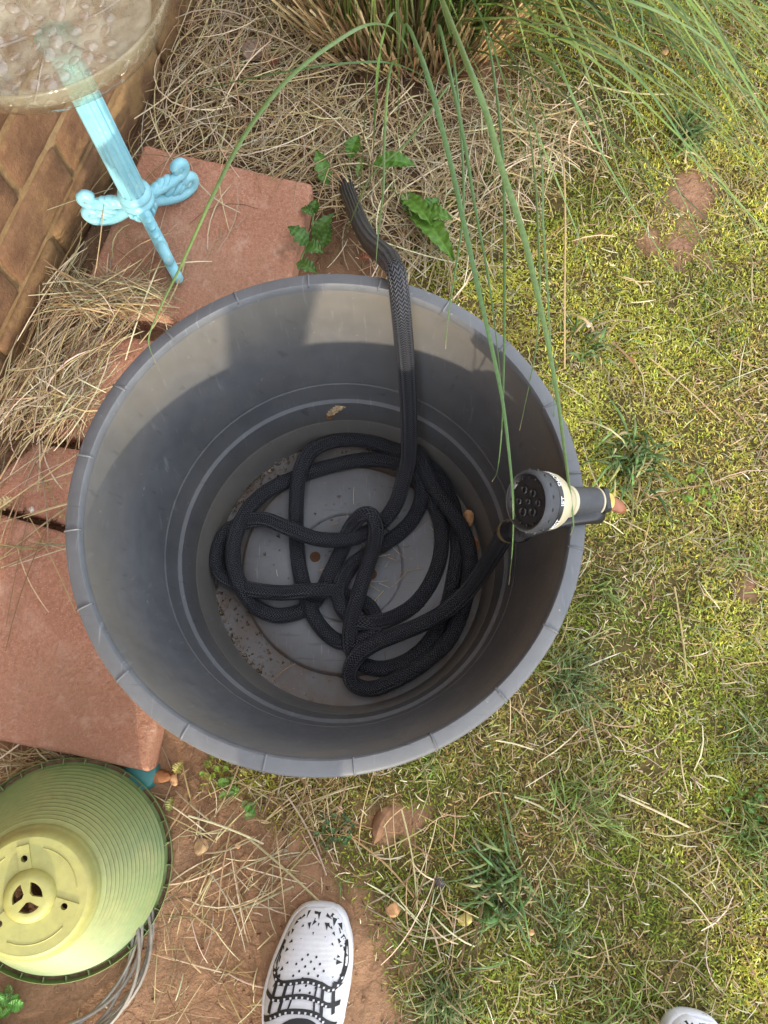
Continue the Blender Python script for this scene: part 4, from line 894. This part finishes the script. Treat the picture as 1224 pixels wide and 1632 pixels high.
A2 = straws(n, xy, rng.uniform(0, 6.28, n), rng.uniform(.004, .014, n), rng.normal(0, .4, n), gz(xy[:, 0], xy[:, 1])+rng.uniform(.003, .009, n), rng.uniform(0, .001, n), rng.uniform(.0008, .0016, n), 4, (4, 3, 4, 2, 1), .25)
n2 = 1500; xy = np.stack([rng.uniform(.02, area[1], n2), rng.uniform(-.7, 1.4, n2)], 1)
B = straws(n2, xy, rng.uniform(0, 6.28, n2), rng.gamma(3, .014, n2)+.02, rng.normal(0, .8, n2), gz(xy[:, 0], xy[:, 1])+rng.uniform(.005, .010, n2), rng.uniform(0, .006, n2), rng.uniform(.001, .0021, n2), 4)
straw_obj('lawn_straw', 'short dry straw clippings scattered through the mossy lawn', [A, A2, B])
def field(n, poly, az0, azs, L0, L1, curls, zmax, w0=.0007, w1=.0023, cols=(3, 3, 2, 2, 1)):
    cxp = np.array(poly, float); lo = cxp.min(0); hi = cxp.max(0); out = []
    while len(out) < n:
        q = rng.uniform(lo, hi); ins = False; j = len(poly)-1
        for i in range(len(poly)):
            (xi, yi), (xj, yj) = poly[i], poly[j]
            if (yi > q[1]) != (yj > q[1]) and q[0] < (xj-xi)*(q[1]-yi)/(yj-yi)+xi: ins = not ins
            j = i
        if ins: out.append(tuple(P(q[0], q[1], .02))[:2])
    xy = np.array(out); return straws(n, xy, rng.normal(az0, azs, n), rng.uniform(L0, L1, n), rng.normal(0, curls, n), rng.uniform(.003, zmax, n), rng.uniform(0, .012, n), rng.uniform(w0, w1, n), 6, cols)
t1 = field(1100, [(235, -60), (480, -60), (560, 200), (540, 300), (230, 255), (170, 240)], rad(40), 1.1, .06, .22, 1.0, .05, cols=(4, 3, 3, 2, 1)); t2 = field(850, [(500, 170), (860, 110), (960, 200), (840, 330), (760, 440), (640, 420), (520, 330)], rad(70), 1.0, .04, .16, .8, .035, cols=(4, 2, 4, 1, 1)); t2b = field(260, [(520, 180), (800, 180), (700, 440), (540, 440)], rad(90), .8, .03, .1, .7, .03)
straw_obj('clump_thatch', 'thick tan thatch of dead grass around the foot of the ornamental grass', [t1, t2, t2b])
SLZ = .05
def lift(p, dz): p[0][..., 2] += dz; return p
t3 = lift(field(260, [(110, 500), (235, 455), (290, 500), (215, 540), (175, 630), (160, 700), (60, 700), (0, 720), (60, 600)], rad(58), .35, .06, .2, .5, .035, .0007, .0022, (4, 4, 3, 2, 2), ), .043)
t3b = lift(field(230, [(130, 470), (260, 480), (240, 525), (130, 530)], rad(-12), .4, .05, .14, .4, .03, .0007, .0022, (4, 4, 3, 2, 2)), .05)
t3c = lift(field(130, [(60, 590), (170, 590), (160, 700), (60, 690)], rad(20), 1.2, .03, .10, 1.2, .03, .001, .0022, (4, 4, 3, 1, 1)), .045)
t3d = field(160, [(-10, 600), (40, 560), (140, 370), (125, 480), (30, 680), (0, 770)], rad(70), .25, .08, .22, .4, .07, .0007, .0022, (3, 3, 2, 3, 2))
t3e = lift(field(26, [(0, 700), (110, 720), (120, 900), (0, 980)], rad(20), .9, .08, .22, .4, .006, .0012, .0024), .053)
t3f = lift(field(26, [(150, 280), (330, 250), (420, 420), (160, 480)], rad(40), .9, .05, .16, .7, .006, .001, .002), .052)
straw_obj('paver_straw', 'pale loose straw piled on the pavers between the wall and the planter', [t3, t3b, t3c, t3d, t3e, t3f])
t4 = field(125, [(265, 1230), (470, 1245), (600, 1290), (480, 1400), (300, 1480), (275, 1330)], rad(50), 1.0, .03, .12, .5, .012, .001, .0024, (3, 3, 2, 3, 1)); t5 = field(60, [(0, 1190), (100, 1190), (150, 1225), (0, 1240)], rad(0), .8, .05, .12, .8, .03); t6 = field(60, [(250, 1440), (440, 1420), (420, 1632), (200, 1632)], rad(60), 1, .02, .09, .3, .008, .001, .002); t7 = field(45, [(600, 1290), (720, 1260), (760, 1500), (620, 1520)], rad(110), .8, .03, .1, .4, .012, .0012, .0022)
straw_obj('soil_straw', 'straw stalks strewn over bare soil between the green pot and shoe', [t4, t5, t6, t7])
LS = [((395, 1335, .012), (512, 1440, .015), 3), ((300, 1300, .02), (420, 1345, .012), 2.6), ((455, 1265, .02), (520, 1395, .012), 2.4), ((372, 1455, .006), (468, 1412, .010), 3.2), ((560, 1335, .012), (660, 1430, .010), 2.6), ((1075, 935, .014), (1095, 1080, .014), 2.6), ((985, 1265, .014), (1098, 1318, .013), 2.8), ((820, 1270, .014), (895, 1308, .013), 2.2), ((1035, 570, .014), (1150, 672, .012), 2.2), ((930, 130, .02), (1070, 150, .02), 3), ((975, 545, .014), (1018, 590, .012), 3), ((0, 905, .054), (95, 855, .054), 2.0), ((0, 890, .054), (118, 800, .056), 2.4), ((60, 745, .055), (110, 840, .054), 2.4), ((790, 1180, .014), (850, 1195, .013), 2), ((640, 1290, .016), (665, 1450, .012), 2.2), ((940, 1130, .014), (966, 1230, .012), 2.4), ((790, 205, .05), (868, 215, .03), 4), ((100, 600, .03), (165, 330, .11), 1.6), ((35, 350, .13), (180, 300, .09), 1.6)]
Cs = []; 
for a, b, wmm in LS:
    a, b = P(*a), P(*b); s = (b-a).cross(Vector((0, 0, 1))).normalized()*random.uniform(-.06, .06)*(b-a).length
    Cs.append([tuple(a.lerp(b, t)+s*math.sin(math.pi*t)) for t in np.linspace(0, 1, 7)])
o = ribbon_obj('straw_stalks', np.array(Cs), np.repeat(np.array([[l_[2]*.001] for l_ in LS]), 7, 1), pick(SC, (4, 3, 3, 1, 1), len(LS), .15), M_STRAW, None, .3, .5); tag(o, 'long single straw stalks lying over lawn, soil and pavers', 'straw', kind='stuff')
# straw crumbs inside the planter
n = 46; pc = [P(random.gauss(600, 28), random.gauss(900, 42), .04) for _ in range(34)]+[P(random.uniform(430, 700), random.uniform(715, 1090), .034) for _ in range(12)]
xy = np.array([[p.x, p.y] for p in pc]); C, W, c = straws(n, xy, rng.uniform(0, 6.28, n), rng.uniform(.006, .042, n), rng.normal(0, .3, n), rng.uniform(.038, .046, n), rng.uniform(0, .003, n), rng.uniform(.0006, .0013, n)); C[..., 2] = np.maximum(C[..., 2], .0365)
tag(ribbon_obj('straw_crumbs', C, W, c, M_STRAW, None, .4, .4), 'bits of straw fallen on the planter floor inside the hose coil', 'straw', kind='stuff')

N = 15000; x = rng.uniform(-.35, 1.2, N); y = rng.uniform(-.7, 1.5, N); kp = (rng.random(N) < lawn_mask(x, y)*np.clip(1.9*(vnoise(x, y, 7, 50)-.38)+.9*(vnoise(x, y, 24, 51)-.5), .06, 1)) & on_clear(x, y); x, y = x[kp], y[kp]; n = len(x)
az = rng.uniform(0, 6.28, n); L = rng.gamma(3, .006, n)+.006; H = rng.uniform(.2, .8, n)*L*.7; t = np.linspace(0, 1, 5)[None]; s = L[:, None]*t
X_ = x[:, None]+np.cos(az)[:, None]*s; Y_ = y[:, None]+np.sin(az)[:, None]*s
C = np.stack([X_, Y_, gz(X_, Y_)+.002+H[:, None]*np.sin(np.pi*np.minimum(1, t*.92)**.8)], -1)
o = ribbon_obj('lawn_grass', C, np.clip(rng.uniform(.0008, .0018, (n, 1))*(1-np.maximum(0, t-.4)/.65), .0003, None), pick([(.16, .24, .07), (.22, .30, .09), (.32, .34, .12), (.55, .44, .24)], [3, 3, 3, 2.5], n, .25), M_GRASS, None, .5, .3); tag(o, 'thin sparse grass blades growing through the moss', 'grass', kind='stuff')
TUFTS = [(1000, 735, .075, 70, 0, 'dark green grass tuft with broad blades just right of the nozzle'), (925, 560, .05, 26, 0, 'small dark grass tuft between planter and a white pebble'), (900, 1085, .06, 120, 1, 'fine bluish green grass tuft touching the planter at lower right'), (925, 1280, .06, 120, 2, 'light green grass tuft below a pale straw'), (800, 1410, .065, 90, 0, 'dark grass tuft with wide blades beside a yellow leaf'), (1205, 1330, .06, 150, 2, 'bright green grass tuft at the right edge'), (965, 945, .035, 50, 2, 'small pale green tuft near the planter below the nozzle'), (705, 1595, .06, 110, 1, 'dark fine grass tuft right of the shoe at the bottom'), (985, 1615, .05, 80, 2, 'green grass tuft left of the second shoe tip'), (885, 1480, .05, 55, 1, 'sparse green tuft among straw below the wide-bladed tuft'), (1085, 215, .055, 60, 0, 'green grass tuft under the arching blades at upper right'), (1200, 1180, .05, 60, 1, 'sparse grey green tuft near the right edge in the thatch'), (1200, 890, .045, 50, 2, 'yellow green tuft beside the bare patch at the right edge'), (690, 1215, .03, 30, 2, 'thin green tuft right under the planter rim')]
TC = [[(.10, .175, .05), (.14, .225, .065), (.12, .2, .06)], [(.16, .23, .085), (.20, .27, .09), (.13, .2, .06)], [(.24, .33, .08), (.32, .40, .11), (.19, .28, .07)]]
for px, py, r, n, kd, lab in TUFTS:
    org = P(px, py, 0); n = int(n*1.5); b = rng.normal(0, r*.42, (n, 2))*np.array([[rng.uniform(.6, 1.2), rng.uniform(.6, 1.2)]]); az = np.where(rng.random(n) < .55, rng.normal(rng.uniform(0, 6.28), .9, n), rng.uniform(0, 6.28, n)); L = rng.gamma(4, .17, n)*r; H = rng.uniform(.15, .6, n)*r; t = np.linspace(0, 1, 6)[None]
    s = L[:, None]*t; z = H[:, None]*np.sin(np.pi*np.minimum(1, t*.9)**.8)+.004
    C = np.stack([b[:, :1]+np.cos(az)[:, None]*s, b[:, 1:]+np.sin(az)[:, None]*s, z+gz(org.x+b[:, :1]+np.cos(az)[:, None]*s, org.y+b[:, 1:]+np.sin(az)[:, None]*s)], -1)
    w0 = rng.uniform(.0022, .0042, n) if kd == 0 else rng.uniform(.0011, .0022, n)
    W = np.clip(w0[:, None]*(1-np.maximum(0, t-.4)/.62), .0003, None)
    o = ribbon_obj('grass_tuft', C, W, pick(TC[kd]+[(.42, .33, .16), (.26, .28, .10)], [3, 3, 3, 2, 2], n, .28), M_GRASS, None, .5, .3); o.location = (org.x, org.y, 0); tag(o, lab, 'grass', 'grass tufts in the lawn')

N = 9000; x = rng.uniform(-.6, 1.0, N); y = rng.uniform(-.7, 1.3, N); kp = (rng.random(N) < np.clip(1-lawn_mask(x, y), 0, 1)*.9+.05) & on_clear(x, y); x, y = x[kp], y[kp]; n = len(x)
sz = rng.gamma(1.6, .0008, n)+.0005; base_ = np.array([(1, 0, -.4), (-.5, .87, -.4), (-.5, -.87, -.4), (0, 0, .8)])[None]*rng.uniform(.6, 1.3, (n, 4, 1))*sz[:, None, None]; a = rng.uniform(0, 6.28, n); ca_, sa_ = np.cos(a)[:, None], np.sin(a)[:, None]
V = np.stack([base_[..., 0]*ca_-base_[..., 1]*sa_+x[:, None], base_[..., 0]*sa_+base_[..., 1]*ca_+y[:, None], base_[..., 2]+(gz(x, y)+sz*.3)[:, None]], -1).reshape(-1, 3)
Fa = (np.arange(n)[:, None, None]*4+np.array([(0, 1, 3), (1, 2, 3), (2, 0, 3), (0, 2, 1)])[None]).reshape(-1, 3)
tag(fast_mesh('soil_crumbs', V, Fa, np.repeat(pick([(.42, .25, .14), (.34, .19, .10), (.5, .34, .2), (.28, .16, .09)], [4, 3, 2, 2], n), 4, 0), M_STRAW, smooth=True), 'fine soil crumbs and grit on the bare earth', 'soil', kind='stuff')

def grit(name, label, x, y, z, sz, cols, wts):
    n = len(x); b4 = np.array([(1, 0, -.4), (-.5, .87, -.4), (-.5, -.87, -.4), (0, 0, .8)])[None]*rng.uniform(.6, 1.3, (n, 4, 1))*sz[:, None, None]; a = rng.uniform(0, 6.28, n); c_, s_ = np.cos(a)[:, None], np.sin(a)[:, None]
    V = np.stack([b4[..., 0]*c_-b4[..., 1]*s_+x[:, None], b4[..., 0]*s_+b4[..., 1]*c_+y[:, None], b4[..., 2]+(z+sz*.3)[:, None]], -1).reshape(-1, 3)
    Fa = (np.arange(n)[:, None, None]*4+np.array([(0, 1, 3), (1, 2, 3), (2, 0, 3), (0, 2, 1)])[None]).reshape(-1, 3)
    return tag(fast_mesh(name, V, Fa, np.repeat(pick(cols, wts, n), 4, 0), M_STRAW, smooth=True), label, 'dirt', kind='stuff')
n = 2600; rr_ = np.where(rng.random(n) < .6, rng.normal(.190, .004, n), rng.uniform(.152, .192, n)); rr_[:250] = rng.uniform(0, .15, 250); a = rng.uniform(0, 6.28, n); zf = np.where(rr_ > .156, .0302, np.where(rr_ > .08, .0396, .0348)); rr_ = np.minimum(rr_, .1935)
grit('planter_grit', 'dried mud crumbs around the edge of the planter floor', PF.x+rr_*np.cos(a), PF.y+rr_*np.sin(a), zf, rng.gamma(1.5, .0006, n)+.0003, [(.22, .14, .08), (.32, .22, .13), (.14, .09, .05), (.45, .35, .22)], [4, 3, 3, 1])
n = 900; tt = rng.random(n); A_, B_ = P(-20, 797, .0), P(300, 902, .0); xj = A_.x+(B_.x-A_.x)*tt; yj = A_.y+(B_.y-A_.y)*tt+rng.normal(0, .004, n)
grit('joint_grit', 'sand and grit packed in the joint between the pavers', xj, yj+.003, np.full(n, .034)+rng.uniform(0, .006, n), rng.gamma(1.5, .0009, n)+.0006, [(.40, .27, .16), (.5, .38, .25), (.28, .17, .1)], [3, 2, 3])

# ---------------------------------------------------------------- stones, leaves, scraps
def rock_mat(name, c): return plain(name, c, .85, .3, 90, .6, .2)
RK = {k: rock_mat('stone_'+k, c) for k, c in dict(rust=(.30, .13, .055), tan=(.42, .27, .14), white=(.66, .60, .5), brown=(.2, .11, .06), yellow=(.5, .42, .14), peach=(.5, .27, .13)).items()}
def stone(px, py, z, s, sc, mat, label, seed, rotz=0, name='stone', cat='stone', group=None):
    m = MB(); m.sphere((0, 0, 0), 1, 12, 8); r = random.Random(seed); nv = []
    pl = [(Vector((r.gauss(0, 1), r.gauss(0, 1), r.gauss(0, 1))).normalized(), r.uniform(.6, .9)) for _ in range(9)]
    for v in m.v:
        v = Vector(v)
        for n_, d in pl:
            e = v.dot(n_)-d
            if e > 0: v = v-n_*e
        nv.append(Vector((v.x*s*sc[0], v.y*s*sc[1], v.z*s*sc[2])))
    m.v = [tuple(v) for v in nv]; o = m.build(name, RK[mat], None, True, 28); q = P(px, py, z); o.location = q; o.rotation_euler = (r.uniform(-.2, .2), r.uniform(-.2, .2), rotz); return tag(o, label, cat, group)
stone(253, 1237, .008, .016, (1.15, .8, .7), 'rust', 'largest rust brown stone beside the teal pot', 1); stone(277, 1241, .006, .008, (.8, 1.3, .8), 'peach', 'slim orange pebble right of the rust stone', 2, .3); stone(240, 1220, .006, .010, (1, 1, .7), 'tan', 'tan pebble at the paver corner above the rust stone', 3)
stone(321, 1350, .005, .010, (1, 1.3, .6), 'tan', 'tan flaky stone half buried in soil beside straw', 4); stone(330, 1335, .004, .006, (1, 1, .6), 'brown', 'small brown pebble above the flaky tan stone', 9); stone(379, 1347, .004, .005, (1, 1, .7), 'peach', 'tiny peach pebble on soil left of the long stalk', 5); stone(628, 1450, .010, .011, (1, .95, .5), 'peach', 'smooth peach stone in moss right of the shoe', 6); stone(742, 1464, .008, .010, (1.1, .9, .25), 'yellow', 'pale yellow leaf scrap under the wide-bladed tuft', 7, .4, 'leaf_scrap', 'leaf'); stone(938, 517, .012, .006, (1, .9, .7), 'white', 'white pebble in moss right of the planter', 8); stone(1081, 342, .006, .005, (1, .9, .7), 'white', 'white pebble on the red bare patch', 10); stone(1060, 82, .012, .007, (1, .9, .7), 'tan', 'tan pebble under the arching blades at upper right', 11); stone(846, 1486, .008, .005, (1, .9, .7), 'peach', 'tiny orange pebble below the wide-bladed tuft', 12)
stone(746, 826, .055, .012, (.8, 1.1, .6), 'peach', 'orange rock lying against the planter wall beside the hose', 13); stone(757, 868, .05, .009, (.6, 1.5, .5), 'rust', 'smaller rusty rock below the orange rock in the planter', 14)
stone(608, 1312, .006, .026, (.5, 1.15, .45), 'brown', 'elongated brown clod of earth above the shoe', 15, -.35, 'earth_clod', 'clod')
stone(96, 803+18, .044, .004, (1, 1, .8), 'tan', 'small round tan grit in the joint between two pavers', 16); stone(50, 812, .046, .0045, (1, 1, .8), 'white', 'pale round grit in the joint left of tan grit', 17); stone(1008, 575, .012, .006, (.5, 1.8, .5), 'rust', 'rusty twig scrap in the moss', 18, .5, 'twig', 'twig')
def scrap(px, py, z, L, w, ang, col, label, tilt=0, name='dead_leaf'):
    c = P(px, py, z); d = Vector((math.cos(ang), math.sin(ang), tilt)).normalized()*L/2
    e = empty(name, c, label, 'leaf', 'dead leaves'); leaf(e, c, c-d, c+d, w, .004, 3, col, .25)
    return e
scrap(285, 1223, .012, .018, .014, .9, (.48, .43, .13), 'yellow dead leaf beside the rust stone'); scrap(272, 1281, .012, .020, .012, 1.3, (.32, .32, .10), 'olive yellow leaf right of the green pot'); scrap(408, 82, .03, .05, .045, 1.0, (.30, .20, .14), 'large brown dead leaf in the thatch left of the grass clump'); scrap(435, 100, .035, .03, .02, .4, (.26, .09, .05), 'reddish dead leaf beside the large brown leaf'); scrap(10, 803, .05, .028, .02, .6, (.5, .38, .2), 'tan dead leaf on the paver joint by the wall'); scrap(700, 1405, .01, .016, .010, 2.6, (.13, .10, .11), 'dark grey leaf fragment in moss above the peach stone'); scrap(582, 412, .02, .018, .012, 0, (.28, .10, .05), 'small reddish leaf behind the planter rim')
# a snagged chip of dry leaf on the planter wall
q = P(536, 655, .118); chip = empty('leaf_chip', q, 'beige dry leaf chip stuck on the planter inner wall', 'leaf'); d = P(551, 650, .13)-P(521, 662, .105)
leaf(chip, q, q-d*.5, q+d*.5, .013, .003, 2, (.62, .47, .28), .2); leaf(chip, q, q-d*.55+Vector((0, -.002, -.004)), q+Vector((0, -.002, -.008)), .010, .002, 2, (.28, .15, .07), .3)
